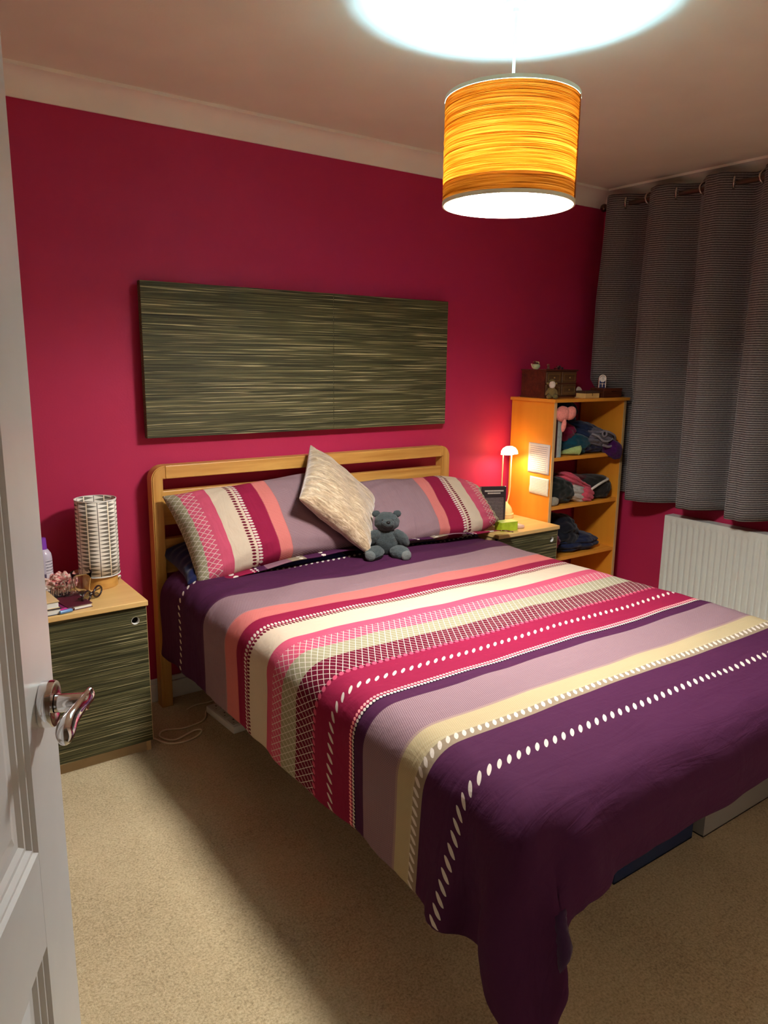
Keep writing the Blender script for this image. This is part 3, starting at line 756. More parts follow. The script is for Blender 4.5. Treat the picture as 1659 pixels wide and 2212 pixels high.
# radiator
RX, RY0, RY1, RZ0, RZ1 = 3.560, -.632, -1.93, .14, .640
rad = thing('radiator', 'white ribbed panel radiator under the curtain', 'radiator', (3.6, -1.28, 0))
bm = NB(); ys = []; pitch = .0333; n = int((RY0-RY1-.05)/pitch); prof_y = [(RY0, 0), (RY0-.022, 0)]
y = RY0-.026
for k in range(n):
    prof_y += [(y, 0.0), (y-.005, .009), (y-.011, .009), (y-.016, 0.0)]; y -= pitch
prof_y += [(RY1, 0)]
def zrow(z, sc): return [bm.verts.new((RX+d*sc, yy, z)) for yy, d in prof_y]
rows = [zrow(RZ0, 0), zrow(RZ0+.03, 0), zrow(RZ0+.045, 1), zrow(RZ1-.05, 1), zrow(RZ1-.035, 0), zrow(RZ1-.004, 0)]
for a, c_ in zip(rows[:-1], rows[1:]):
    for k in range(len(a)-1): bm.faces.new((a[k], a[k+1], c_[k+1], c_[k]))
finish(bm, 'front_panel', M_RAD, rad, True, 50, world=True)
finish(box(NB(), RX+.012, RX+.07, RY1+.004, RY0-.004, RZ0, RZ1-.01), 'core', M_RAD, rad, world=True)
finish(box(NB(), RX-.001, RX+.072, RY1, RY0, RZ1-.005, RZ1, .002), 'top_grille', M_RAD, rad, world=True)
for yy in (RY0, RY1+.003): finish(box(NB(), RX-.001, RX+.072, yy-.003, yy, RZ0, RZ1-.004), 'end_panel', M_RAD, rad, world=True)
for yy in (RY0-.2, RY1+.2): finish(box(NB(), RX+.07, XR-.0005, yy-.015, yy+.015, .2, .55), 'bracket', M_RAD, rad, world=True)
finish(tube(NB(), [(RX+.04, RY0-.03, .0), (RX+.04, RY0-.03, RZ0+.02)], .008, 10), 'pipe', M_CHROME, rad, True, world=True)

# ================================================================ drum table lamp on the left cabinet
def geo_shade():
    m = Mat('geometric_leaf_print_shade'); u, v = m.uv()
    ph = (u*6.0).fract(); s = (ph-.5).abs()*2.0            # 0 at pale stem, 1 at dark stem
    side = ph.gt(.5)
    rowf = ((v*19.0+side*.5).fract()-.5).abs()*2.0
    w_ = (1.0-s)*.92
    leaf = rowf.lt(w_)*s.gt(.06)
    col = m.mix(leaf, srgb(238, 230, 216), srgb(112, 104, 92))
    col = m.mix(s.gt(.965), col, srgb(92, 82, 72)); col = m.mix(s.lt(.045), col, srgb(244, 226, 190))
    m.color(col); m.set(Roughness=.7)
    return m.m
tl = thing('table_lamp', 'unlit drum table lamp with grey leaf print shade and wooden base', 'lamp', (.690, -.155, LT), .35)
finish(lathe(NB(), [(0, 0), (.062, 0), (.064, .002), (.064, .046), (.062, .048), (0, .048)], 40), 'base', M_OAKX, tl, True, 40)
n = 64; Pg, Ug = [], []
for i in range(n+1):
    a = 2*PI*i/n; Pg.append([(.0735*math.cos(a), .0735*math.sin(a), z) for z in (.050, .12, .19, .26, .335)]); Ug.append([(i/n, q) for q in (0, .25, .5, .75, 1)])
o = grid_obj(Pg, Ug, 'shade', geo_shade(), tl); o.modifiers.new('s', 'SOLIDIFY').thickness = .0015
for z in (.050, .335): finish(lathe(NB(), [(.0722, z-.002), (.0748, z-.002), (.0748, z+.002), (.0722, z+.002)], 48, close=True), 'rim', M_PAPER, tl, True, 30)
finish(tube(NB(), [(0, 0, .048), (0, 0, .16)], .012, 12), 'bulb_holder', M_WHITE, tl, True)
b = NB(); blob(b, (0, 0, .20), (.028, .028, .042)); finish(b, 'bulb', plain('frosted_bulb', (.8, .8, .78), .3), tl, True)
cp = smooth_path([(.060, -.005, .012), (.078, -.012, .022), (.090, .010, .006), (.093, .05, .004), (.093, .088, .004), (.097, .112, -.06), (.094, .118, -.3)], 6)
finish(tube(NB(), cp, .0036, 8), 'power_cord', M_WHITE, tl, True)

# ---- tumbler
def glass_mat(name, c=(1, 1, 1), rough=0.02):
    m = Mat(name); m.color(c); m.set(Roughness=rough, IOR=1.45); m.b.inputs['Transmission Weight'].default_value = 1.0
    n = m.noise(m.coord(), 3, 1); m.bump(n, .02, .001); return m.m
gl = thing('glass_tumbler', 'clear fluted glass tumbler on the cabinet in front of the drum lamp', 'glass', (.602, -.246, LT))
flu = lambda a, z: 1+.022*math.cos(9*a)*(1 if .012 < z < .062 else 0)
finish(lathe(NB(), [(0, 0), (.024, 0), (.026, .003), (.0285, .03), (.0345, .066), (.0375, .088), (.0365, .0895), (.0352, .088), (.032, .066), (.026, .03), (.0225, .012), (0, .011)], 54, ripple=flu), 'tumbler_body', glass_mat('clear_glass'), gl, True, 60)
# ---- spectacles
sp = thing('spectacles', 'pair of folded dark framed spectacles on the left cabinet top', 'spectacles', (.615, -.318, LT+.001), math.radians(42))
M_SPEC = plain('dark_plum_acetate', (.02, .006, .010), .2)
for s in (-1, 1):
    pts = [(s*.033+.0265*math.cos(a)*(1+.1*math.cos(2*a)), -.004+.003*math.cos(a), .0215+.0195*math.sin(a)) for a in [2*PI*k/24 for k in range(24)]]
    rm = finish(tube(NB(), pts, .0034, 8, closed=True), 'rim', M_SPEC, sp, True, 60)
    b = NB(); vs_ = [b.verts.new(((p[0]-s*.033)*.93+s*.033, p[1], (p[2]-.0215)*.93+.0215)) for p in pts]; b.faces.new(vs_)
    ln = finish(b, 'lens', glass_mat('spectacle_lens_%d' % (s+1), (.95, .95, .93)), sp); ln.modifiers.new('s', 'SOLIDIFY').thickness = .0012
    zt = .026
    finish(tube(NB(), smooth_path([(s*.063, -.001, zt), (s*.066, .006, zt-.002), (s*.02, .013+s*.004, zt-.010), (-s*.045, .016+s*.004, .010), (-s*.060, .016+s*.004, .003)], 5), .0028, 6), 'temple', M_SPEC, sp, True, 60)
finish(tube(NB(), smooth_path([(-.0085, -.003, .024), (0, -.004, .028), (.0085, -.003, .024)], 4), .002, 6), 'bridge', M_SPEC, sp, True, 60)
# ---- notebook, phone-like pink case, books at door side, pen, hairbrush, floral bag, bottle
def book(name, label, cat, loc, rot, w_, h_, t_, cover, spine=None, page=M_PAPER, front=None, group=None):
    """lying book: x width, y height, z thickness; spine at -x"""
    o = thing(name, label, cat, loc, 0, group); o.rotation_euler = eul(*rot); c = .0022
    finish(box(NB(), -w_/2, w_/2, -h_/2, h_/2, 0, c, .0005, 1), 'back_cover', cover, o)
    finish(box(NB(), -w_/2, w_/2, -h_/2, h_/2, t_-c, t_, .0005, 1), 'front_cover', front or cover, o)
    finish(box(NB(), -w_/2, -w_/2+c, -h_/2, h_/2, c, t_-c), 'spine', spine or cover, o)
    finish(box(NB(), -w_/2+c, w_/2-.003, -h_/2+.003, h_/2-.003, c, t_-c), 'pages', page, o)
    return o
M_MAROON = plain('maroon_leatherette', (.075, .006, .018), .4)
book('notebook', 'small maroon notebook with white page edges on the left cabinet', 'notebook', (.548, -.338, LT), (0, 0, 8), .085, .13, .015, M_MAROON)
pk = thing('pink_case', 'slim pink glittery case lying against the maroon notebook', 'case', (.492, -.366, LT+.0005), math.radians(14))
finish(box(NB(), -.016, .016, -.05, .05, 0, .012, .004, 3), 'case_body', plain('hot_pink_plastic', srgb(196, 62, 140), .3, vary=.3, scale=90), pk, True, 40)
finish(box(NB(), -.012, .012, -.034, .014, .012, .0128, .0003, 1), 'label_patch', plain('dark_pink_print', srgb(120, 30, 84), .4, vary=.6, scale=160), pk)
M_CREAMBK = plain('cream_book_cover', srgb(214, 186, 132), .5)
book('paperback_book', 'cream covered paperback book topmost beside the door edge on the left cabinet', 'book', (.428, -.352, LT+.0225), (0, 0, 4), .11, .14, .024, M_CREAMBK)
book('paperback_book', 'dark blue paperback book under the cream book on the left cabinet', 'book', (.432, -.350, LT), (0, 0, 2), .115, .145, .022, plain('dark_blue_cover', (.008, .012, .04), .4))
pe = thing('lighter', 'small blue plastic lighter at the front edge of the left cabinet', 'lighter', (.508, -.418, LT+.007), math.radians(12))
finish(tube(NB(), [(-.024, 0, 0), (-.022, 0, 0), (.016, 0, 0), (.02, 0, 0)], [.004, .0065, .0065, .005], 12), 'barrel', plain('sky_blue_plastic', srgb(96, 140, 190), .25), pe, True, 50)
finish(box(NB(), .018, .027, -.005, .005, -.005, .006, .001, 1), 'cap', M_CHROME, pe)
hb = thing('hairbrush', 'black hairbrush with stiff bristles beside the glass tumbler', 'brush', (.508, -.245, LT+.004), math.radians(-28))
finish(box(NB(), -.05, .05, -.019, .019, 0, .014, .006, 3), 'brush_head', M_BLACK, hb, True, 40)
finish(tube(NB(), [(-.045, 0, .007), (-.08, 0, .008), (-.125, 0, .008), (-.13, 0, .008)], [.009, .007, .009, .004], 12), 'handle', M_BLACK, hb, True, 50)
M_BRIS = plain('pale_tipped_bristle', srgb(190, 160, 130), .5)
for i in range(11):
    for j in range(4):
        x = -.043+i*.0086; y = -.0135+j*.009
        finish(tube(NB(), [(x, y, .013), (x*1.06, y*1.25, .033)], [.0011, .0007], 4), 'bristle', M_BRIS if (i+j) % 2 else M_BLACK, hb)
def floral():
    m = Mat('floral_crumpled_cotton'); n = m.noise(m.coord(), 42, 3, .6, .8); n2 = m.noise(m.coord(), 70, 2, .5)
    m.color(m.mix(m_smooth(n2, .55, .6), m.ramp(n, [(.36, srgb(70, 24, 34)), (.44, srgb(190, 110, 100)), (.52, srgb(228, 200, 184)), (.66, srgb(150, 120, 96))]), srgb(215, 120, 120)))
    m.set(Roughness=.8); m.bump(n, .4, .004); return m.m
b = NB(); blob(b, (0, 0, .034), (.058, .042, .034), sub=5, noise_amp=.42, nscale=3.1, seed=4)
for v in b.verts: v.co.z = max(v.co.z, .0005); v.co += Vector((0, 0, .010*noise.noise(v.co*60)))
tag(finish(b, 'floral_bag', floral(), smooth=True, ang=60, origin=None), 'crumpled floral cloth bag behind the glass tumbler on the left cabinet', 'bag').location = (.540, -.158, LT)
b = NB(); blob(b, (0, 0, .020), (.036, .03, .022), sub=5, noise_amp=.55, nscale=3.4, seed=9)
for v in b.verts: v.co.z = max(v.co.z, .0005)
tag(finish(b, 'tissue', plain('white_tissue', (.75, .7, .66), .9), smooth=True, ang=60), 'crumpled white tissue between the bottle and hairbrush', 'tissue').location = (.478, -.165, LT)
b = NB(); blob(b, (0, 0, .012), (.04, .028, .014), sub=4, noise_amp=.5, nscale=4, seed=12)
for v in b.verts: v.co.z = max(v.co.z, .0005)
tag(finish(b, 'plastic_wrapper', glass_mat('clear_film', (.92, .9, .95), .15), smooth=True, ang=60), 'crinkled clear plastic wrapper by the tumbler foot', 'wrapper').location = (.556, -.262, LT)
bo = thing('lotion_bottle', 'pale lilac bottle with a purple cap standing behind the floral bag', 'bottle', (.505, -.110, LT))
def bottle_mat():
    m = Mat('lilac_translucent_plastic'); x, y, z = m.obj()
    m.color(m.ramp(z/.2, [(0, srgb(84, 78, 104)), (.33, srgb(84, 78, 104)), (.36, srgb(196, 190, 206)), (1, srgb(206, 198, 214))])); m.set(Roughness=.25); m.b.inputs['Subsurface Weight'].default_value = .15; return m.m
bb = finish(lathe(NB(), [(0, 0), (.026, 0), (.029, .003), (.029, .125), (.027, .140), (.018, .155), (.014, .158), (0, .158)], 32), 'bottle_body', bottle_mat(), bo, True, 40)
finish(lathe(NB(), [(0, .157), (.0145, .157), (.0135, .19), (.012, .2), (.0, .201)], 28), 'cap', plain('purple_cap', srgb(128, 62, 176), .3), bo, True, 40)
n = 12
def lab_mat():
    m = Mat('bottle_label_print'); u, v = m.uv()
    ln = ((v*9.0).fract()-.5).abs().lt(.22)*m.noise(m.vec(u*30.0, (v*9.0).floor()), 1, 1).gt(.45)
    c = m.mix(ln*v.gt(.5), srgb(214, 208, 214), srgb(120, 116, 130)); c = m.mix((((u-.5)*(u-.5)*2.2+(v-.28)*(v-.28))).lt(.014), c, srgb(200, 70, 36)); m.color(c); m.set(Roughness=.4); return m.m
Pg, Ug = [], []
for i in range(n+1):
    a = -1.55+1.5*i/n; Pg.append([(.0293*math.cos(a), .0293*math.sin(a), .02+.1*k/4) for k in range(5)]); Ug.append([(i/n, k/4) for k in range(5)])
grid_obj(Pg, Ug, 'label', lab_mat(), bo)

# ================================================================ right bedside: reading lamp, books, box
RT = .612
rl = thing('reading_lamp', 'lit cream reading lamp with twin thin stems beside the bookcase', 'lamp', (2.858, -.112, RT))
M_CREAM = plain('cream_lamp_enamel', srgb(226, 206, 150), .3, vary=.02)
finish(lathe(NB(), [(0, 0), (.046, 0), (.048, .004), (.047, .018), (.043, .022), (.042, .028), (.036, .05), (.026, .066), (.016, .076), (.012, .085), (0, .087)], 40), 'base', M_CREAM, rl, True, 40)
finish(lathe(NB(), [(.044, .0205), (.0475, .0195), (.0475, .0235), (.044, .0245)], 40, close=True), 'base_ring', M_CREAM, rl, True, 40)
for x in (-.034, .030):
    finish(tube(NB(), smooth_path([(x*.32, 0, .07), (x*.9, 0, .13), (x, 0, .2), (x, 0, .352)], 6), .0034, 10), 'stem', M_CREAM, rl, True)
hm = Matrix.Translation((0, -.012, .362)) @ eul(-12, 6, 0).to_matrix().to_4x4()
def frosted():
    m = Mat('frosted_cream_glass'); n = m.noise(m.coord(), 40, 2); d = m.node('ShaderNodeBsdfDiffuse'); t = m.node('ShaderNodeBsdfTranslucent'); a = m.node('ShaderNodeAddShader')
    m.link(m.ramp(n, [(.3, (.5, .44, .32)), (.7, (.54, .48, .36))]), d.inputs[0]); t.inputs[0].default_value = (.20, .17, .11, 1)
    m.nt.links.new(d.outputs[0], a.inputs[0]); m.nt.links.new(t.outputs[0], a.inputs[1]); m.nt.links.new(a.outputs[0], m.out.inputs[0]); return m.m
hd_ = finish(lathe(NB(), [(.046, -.012), (.044, .004), (.034, .020), (.018, .029), (0, .031), (0, .028), (.016, .026), (.032, .017), (.042, .002), (.0445, -.012)][:5], 36, close=False), 'lamp_head', frosted(), rl, True, 60, mtx=hm)
finish(lathe(NB(), [(0, -.017), (.018, -.016), (.033, -.010), (.036, -.004), (.024, .006), (0, .008)], 24), 'bulb', emit('reading_bulb_glow', SPOT_COL, SPOT_E), rl, True, 60, mtx=hm)
def cover_mat(name, bg, fg, rows, title=True):
    m = Mat(name); u, v = m.uv()
    n = m.noise(m.vec(u*45.0, (v*rows).floor()*2.7), 1.0, 2, .7)
    ln = ((v*rows).fract()-.5).abs().lt(.24)*n.gt(.38)*u.gt(.1)*u.lt(.92)*v.gt(.06)*v.lt(.74)
    c = m.mix(ln*.55, bg, fg)
    if title:
        t = ((v-.90).abs().lt(.018)*u.gt(.14)*u.lt(.9)+(v-.84).abs().lt(.016)*u.gt(.26)*u.lt(.78))*m.noise(m.vec(u*70.0, 3.0), 1, 1).gt(.33)
        c = m.mix(t, c, WHT)
    m.color(c); m.set(Roughness=.35); return m.m
def standing_book(name, label, loc, rz, w_, h_, t_, cov, spine, printm=None, tilt=0):
    """upright: x width (spine at +x), z height, y thickness; visible face at -y"""
    o = thing(name, label, 'book', loc, 0); o.rotation_euler = eul(0, tilt, rz); c = .0018
    finish(box(NB(), -w_/2, w_/2, 0, c, 0, h_, .0004, 1), 'back_cover', cov, o); finish(box(NB(), -w_/2, w_/2, t_-c, t_, 0, h_, .0004, 1), 'front_cover', cov, o)
    finish(box(NB(), w_/2-c, w_/2, c, t_-c, 0, h_), 'spine', spine, o); finish(box(NB(), -w_/2+.002, w_/2-c, c, t_-c, .002, h_-.003), 'pages', M_PAPER, o)
    if printm: grid_obj([[(-w_/2+.001, -.0004, .001), (-w_/2+.001, -.0004, h_-.001)], [(w_/2-.001, -.0004, .001), (w_/2-.001, -.0004, h_-.001)]], [[(0, 0), (0, 1)], [(1, 0), (1, 1)]], 'cover_print', printm, o)
    return o
M_BKBLK = plain('black_book_cover', (.02, .014, .018), .35); M_BKRED = plain('red_brown_spine', srgb(150, 62, 40), .5, vary=.5, scale=60); M_BKTAN = plain('tan_spine', srgb(206, 176, 132), .5, vary=.3, scale=50)
standing_book('hardback_book', 'black hardback with white print on its back cover standing by the reading lamp', (2.648, -.235, RT), -24, .136, .205, .020, M_BKBLK, plain('white_spine', (.75, .72, .66), .5), cover_mat('black_back_cover_print', (.022, .015, .02), srgb(170, 150, 150), 26))
standing_book('paperback_book', 'red and brown spined paperback standing behind the black hardback', (2.660, -.212, RT), -24, .130, .198, .016, M_BKTAN, M_BKRED)
standing_book('paperback_book', 'tan spined paperback standing nearest the reading lamp base', (2.668, -.193, RT), -24, .126, .192, .016, M_BKTAN, M_BKTAN)
gb = thing('lime_box', 'small lime green box beside the striped pillow on the bedside cabinet', 'box', (2.640, -.345, RT), math.radians(-8))
finish(box(NB(), -.05, .05, -.03, .03, 0, .045, .002), 'carton', plain('lime_card', srgb(168, 190, 40), .5, vary=.2, scale=40), gb)
finish(box(NB(), -.0505, .0505, -.0305, .0305, .045, .0465, .0005, 1), 'lid', plain('pale_lime_card', srgb(200, 214, 110), .5), gb)
fp = thing('tissue_pack', 'pale pink folded tissue pack in front of the standing books', 'tissue pack', (2.715, -.335, RT), math.radians(-14))
finish(box(NB(), -.04, .04, -.028, .028, 0, .018, .006, 3), 'pack', plain('pale_pink_film', srgb(226, 190, 170), .3), fp, True, 40)
finish(box(NB(), -.02, .02, -.012, .012, .0178, .0186, .0003, 1), 'flap', M_PAPER, fp)

# ================================================================ things on top of the bookcase
ch = thing('trinket_chest', 'dark rosewood trinket chest of small drawers on the bookcase', 'chest', (3.120, -.140, BZ))
CW, CD, CH = .245, .175, .150
finish(box(NB(), -CW/2, CW/2, -CD/2+.006, CD/2, 0.008, CH-.008), 'carcass', M_DARKWOOD, ch)
finish(box(NB(), -CW/2-.006, CW/2+.006, -CD/2-.004, CD/2+.004, CH-.008, CH, .002), 'top', M_DARKWOOD, ch)
finish(box(NB(), -CW/2-.004, CW/2+.004, -CD/2-.002, CD/2+.004, 0, .009, .002), 'foot_board', M_DARKWOOD, ch)
for x0, x1, z0, z1 in ((-.118, -.004, .078, .138), (.004, .118, .078, .138), (-.118, -.004, .013, .072), (.004, .118, .013, .072)):
    d = finish(box(NB(), x0, x1, -CD/2-.002, -CD/2+.006, z0, z1, .0015, 1), 'drawer', M_DRAWER, ch)
    for q in ((x0+.012, x1-.012, z0+.012, z0+.014), (x0+.012, x1-.012, z1-.014, z1-.012), (x0+.012, x0+.014, z0+.012, z1-.012), (x1-.014, x1-.012, z0+.012, z1-.012)):
        finish(box(NB(), q[0], q[1], -CD/2-.0035, -CD/2-.002, q[2], q[3]), 'moulding', M_GILT, d)
    b = NB(); blob(b, ((x0+x1)/2, -CD/2-.006, (z0+z1)/2), (.005, .005, .005), sub=2); finish(b, 'knob', M_GILT, d, True)
# plush sheep-like toy
fz = lambda nm, c: fabric(nm, c, .35, 180, .9)
st = thing('plush_toy', 'small plush toy with a white face and speckled body sitting before the chest', 'plush toy', (2.985, -.285, BZ), math.radians(-34))
M_T1, M_T2, M_T3 = fz('speckled_plush', srgb(126, 106, 62)), fz('white_plush_face', srgb(226, 210, 196)), fz('olive_plush', srgb(110, 96, 48))
def bl(name, c, r, mat, par, rot=None, sub=3, na=.04, ns=5): 
    b = NB(); blob(b, c, r, rot, sub, na, ns, len(name)); return finish(b, name, mat, par, True, 70)
bl('body', (0, 0, .035), (.022, .019, .030), M_T1, st)
hd2 = bl('head', (0, -.006, .073), (.017, .014, .020), M_T2, st); bl('fringe', (0, .002, .092), (.016, .012, .009), M_T3, hd2)
for s in (-1, 1):
    bl('ear', (s*.021, .002, .080), (.008, .004, .006), M_T1, hd2); bl('arm', (s*.022, -.004, .036), (.008, .009, .018), M_T1, st, eul(0, s*-28, 0)); bl('leg', (s*.017, -.016, .0115), (.013, .018, .0115), M_T3, st)
# teapot-shaped ornament
tp = thing('teapot_ornament', 'pale green teapot ornament with flowers on the trinket chest', 'ornament', (3.010, -.140, BZ+CH))
finish(lathe(NB(), [(0, 0), (.012, 0), (.013, .002), (.021, .008), (.024, .016), (.022, .023), (.019, .027), (.017, .026), (0, .024)], 28), 'bowl', plain('celadon_glaze', srgb(178, 192, 150), .2), tp, True, 50)
finish(tube(NB(), smooth_path([(-.022, 0, .012), (-.031, 0, .022), (-.034, 0, .030)], 4), [.005]*4+[.004]*5, 8), 'spout', plain('celadon_spout', srgb(186, 180, 150), .2), tp, True, 60)
for k, (dx, dy, dz, c) in enumerate(((-.008, 0, .033, (96, 20, 26)), (.004, .004, .036, (190, 170, 120)), (.012, -.003, .034, (226, 210, 150)), (0, -.008, .030, (60, 30, 20)), (-.004, .008, .038, (150, 50, 44)))):
    bl('blossom', (dx, dy, dz), (.008, .008, .007), plain('blossom_%d' % k, srgb(*c), .5), tp, na=.3, ns=3)
fg = thing('dog_figurine', 'tiny brown dog figurine on the trinket chest', 'figurine', (3.098, -.150, BZ+CH), .5)
M_FB = plain('brown_resin', srgb(138, 96, 72), .35, vary=.3)
bl('body', (0, 0, .010), (.012, .007, .009), M_FB, fg); h_ = bl('head', (-.010, 0, .022), (.007, .006, .007), M_FB, fg)
for s in (-1, 1): bl('ear', (-.009, s*.006, .024), (.003, .002, .005), M_FB, h_); bl('paw', (-.009, s*.005, .003), (.005, .003, .003), M_FB, fg)
cr = thing('silver_car', 'tiny silver model car on the trinket chest', 'ornament', (3.185, -.145, BZ+CH), .15)
M_SIL = plain('silver_metal', (.72, .70, .68), .15, 1.0)
finish(box(NB(), -.032, .032, -.011, .011, .004, .012, .003, 2), 'car_body', M_SIL, cr, True, 40); finish(box(NB(), -.016, .012, -.009, .009, .011, .021, .005, 2), 'cabin', M_SIL, cr, True, 40)
for sx in (-.02, .02):
    for sy in (-1, 1): finish(tube(NB(), [(sx, sy*.009, .0055), (sx, sy*.013, .0055)], .0055, 12), 'wheel', M_BLACK, cr, True, 40)
dm = thing('standing_mirror', 'small round white mirror leaning beside the trinket chest', 'mirror', (3.262, -.235, BZ))
mm = Matrix.Translation((0, 0, .030)) @ eul(74, 0, 12).to_matrix().to_4x4()
finish(lathe(NB(), [(0, -.003), (.029, -.003), (.0305, 0), (.029, .003), (.027, .003), (.0265, .0022), (0, .0022)], 36), 'disc', plain('pearl_white', srgb(226, 214, 200), .2), dm, True, 40, mtx=mm)
finish(box(NB(), -.05, -.012, -.04, -.012, 0, .006, .001, 1), 'foot', M_EDGE, dm)
wb = thing('wooden_box', 'small pale wooden box with a dark lid on the bookcase', 'box', (3.272, -.285, BZ))
finish(box(NB(), -.058, .058, -.032, .032, 0, .026, .001, 1), 'box_body', M_BEECH, wb); finish(box(NB(), -.06, .06, -.034, .034, .026, .039, .001, 1), 'lid', plain('dark_lid', srgb(70, 46, 34), .4), wb)
finish(box(NB(), -.003, .003, -.0335, -.032, .012, .026), 'clasp', M_GILT, wb)
jb = thing('jewellery_box', 'dark striped wooden box under the little arched clock', 'box', (3.445, -.270, BZ))
finish(box(NB(), -.078, .078, -.045, .045, 0, .034, .001, 1), 'box_body', M_DARKWOOD, jb); finish(box(NB(), -.08, .08, -.047, .047, .035, .052, .0015, 1), 'lid', M_DARKWOOD, jb)
finish(box(NB(), -.014, .022, -.0485, -.047, .032, .036), 'catch', M_SIL, jb)
ck = thing('mini_clock', 'tiny blue and silver arched clock on the dark wooden box', 'clock', (3.410, -.265, BZ+.052), math.radians(-38))
def arch(w_, h_, y0, y1):
    bm = NB(); o = [(-w_/2, 0), (w_/2, 0)]+[(w_/2*math.cos(a), h_-w_/2+w_/2*math.sin(a)) for a in [PI*k/14 for k in range(15)]]
    f = [bm.verts.new((x, y0, z)) for x, z in o]; k_ = [bm.verts.new((x, y1, z)) for x, z in o]; bm.faces.new(f); bm.faces.new(k_[::-1])
    for i in range(len(o)): j = (i+1) % len(o); bm.faces.new((f[i], k_[i], k_[j], f[j]))
    return bm
finish(arch(.040, .072, -.008, .012), 'silver_case', M_SIL, ck, True, 40); finish(arch(.033, .067, -.0095, -.006), 'blue_front', plain('blue_enamel', srgb(20, 34, 90), .2), ck, True, 40)
fc = finish(lathe(NB(), [(0, 0), (.0150, 0), (.0165, .001), (.0165, .0025), (.0150, .0028), (0, .0028)], 28), 'clock_face', plain('white_dial', (.8, .78, .74), .3), ck, True, 40, mtx=Matrix.Translation((0, -.0095, .048))@Matrix.Rotation(PI/2, 4, 'X'))
finish(box(NB(), -.0006, .0006, -.013, -.0124, .048, .058), 'minute_hand', M_BLACK, fc); finish(box(NB(), 0, .006, -.013, -.0124, .0474, .0486), 'hour_hand', M_BLACK, fc)
finish(box(NB(), -.0012, .0012, -.0112, -.0095, .004, .026), 'silver_bar', M_SIL, ck); finish(box(NB(), -.015, .015, -.0112, -.0095, .021, .023), 'silver_bar', M_SIL, ck)

# ================================================================ clothes and things inside the bookcase
def garment(name, label, mat, c, r, rot=(0, 0, 0), seed=1, folds=3, fa=.10, na=.22, ns=1.8, power=2.8, group=None, zmin=None, xmin=BX0+.02, xmax=BX1-.020, ymax=BY1-.006, clipx=True, sub=5, drape_=0):
    """soft folded cloth: superellipsoid with fold creases, resting on zmin"""
    b = NB(); t = bmesh.new(); bmesh.ops.create_icosphere(t, subdivisions=sub, radius=1); M = eul(*rot).to_matrix()
    for v in t.verts:
        p = v.co.copy(); l = (abs(p.x)**power+abs(p.y)**power+abs(p.z)**power)**(1/power); p = p/l
        q = Vector((p.x*r[0]*12, p.y*r[1]*12, p.z*r[2]*12))+Vector((seed*5.1, seed*2.3, 0))
        d = 1+na*noise.noise(q*ns*.4)+.07*noise.noise(q*ns*1.6)
        crease = -abs(math.sin(folds*PI*(p.z*.5+.5)+1.4*noise.noise(q*.5)))**6*fa*(1-abs(p.z)**4)
        ridg = -.06*max(0, 1-6*abs(noise.noise(q*.9+Vector((3, 8, 1)))))
        k = d+crease+ridg
        w2 = M @ Vector((p.x*r[0]*k, p.y*r[1]*k, p.z*r[2]*d)) + Vector(c)
        if zmin is not None: w2.z = max(w2.z, zmin+.0008+.002*abs(noise.noise(q)))
        if clipx: w2.x = min(max(w2.x, xmin+.002), xmax-.002)
        w2.y = min(w2.y, ymax); w2.z = min(w2.z, min(t_ for t_ in (SH[2]+.270, SH[1]+.243, BZ-.020) if t_ > c[2])-.001)
        v.co = w2-Vector((c[0], c[1], zmin if zmin is not None else c[2]))
    merge(b, t); o = finish(b, name, mat, None, True, 75); o.location = (c[0], c[1], zmin if zmin is not None else c[2])
    return tag(o, label, 'clothes', group)
F = fabric
s1, s2, s3 = SH[0], SH[1], SH[2]
garment('folded_jumper', 'dark navy jumper heaped high at the back of the top shelf', F('navy_knit', (.006, .008, .026)), (3.200, -.13, s1+.175), (.125, .095, .125), (0, 20, 0), 3, 2, zmin=s1+.09)
garment('folded_jumper', 'very dark blue jumper slumping toward the curtain side of the top shelf', F('ink_knit', (.010, .017, .05)), (3.345, -.18, s1+.110), (.150, .125, .055), (0, 17, 0), 4, 3, zmin=s1+.03)
jeans = garment('folded_jeans', 'grey jeans rolled up on the top shelf', F('grey_denim', srgb(96, 90, 100)), (3.385, -.235, s1+.078), (.125, .105, .052), (0, 14, 10), 5, 4, .16, .3, 2.6, zmin=s1+.012)
garment('folded_shirt', 'teal shirt folded under the grey jeans', F('teal_cotton', srgb(14, 62, 78)), (3.215, -.235, s1+.058), (.105, .09, .058), (0, 12, 0), 6, 2, zmin=s1)
garment('folded_tshirt', 'crimson tshirt squeezed beside the shelf books', F('crimson_cotton', srgb(112, 14, 52)), (3.150, -.215, s1+.120), (.055, .09, .055), (0, 38, 0), 7, 2, zmin=s1+.05)
garment('folded_trousers', 'dark indigo trousers at the bottom of the top shelf pile', F('indigo_cotton', srgb(30, 26, 54)), (3.340, -.215, s1+.028), (.155, .11, .03), (0, 0, 0), 8, 2, zmin=s1)
o = garment('purple_sleeve', 'deep purple sleeve spilling over the top shelf edge', F('deep_purple_cotton', srgb(62, 12, 76)), (3.455, -.330, s1+.012), (.062, .05, .050), (12, 30, 0), 9, 2, .12, .35, 2.2, zmin=None, clipx=True)  # a loose sleeve, modelled as a separate piece
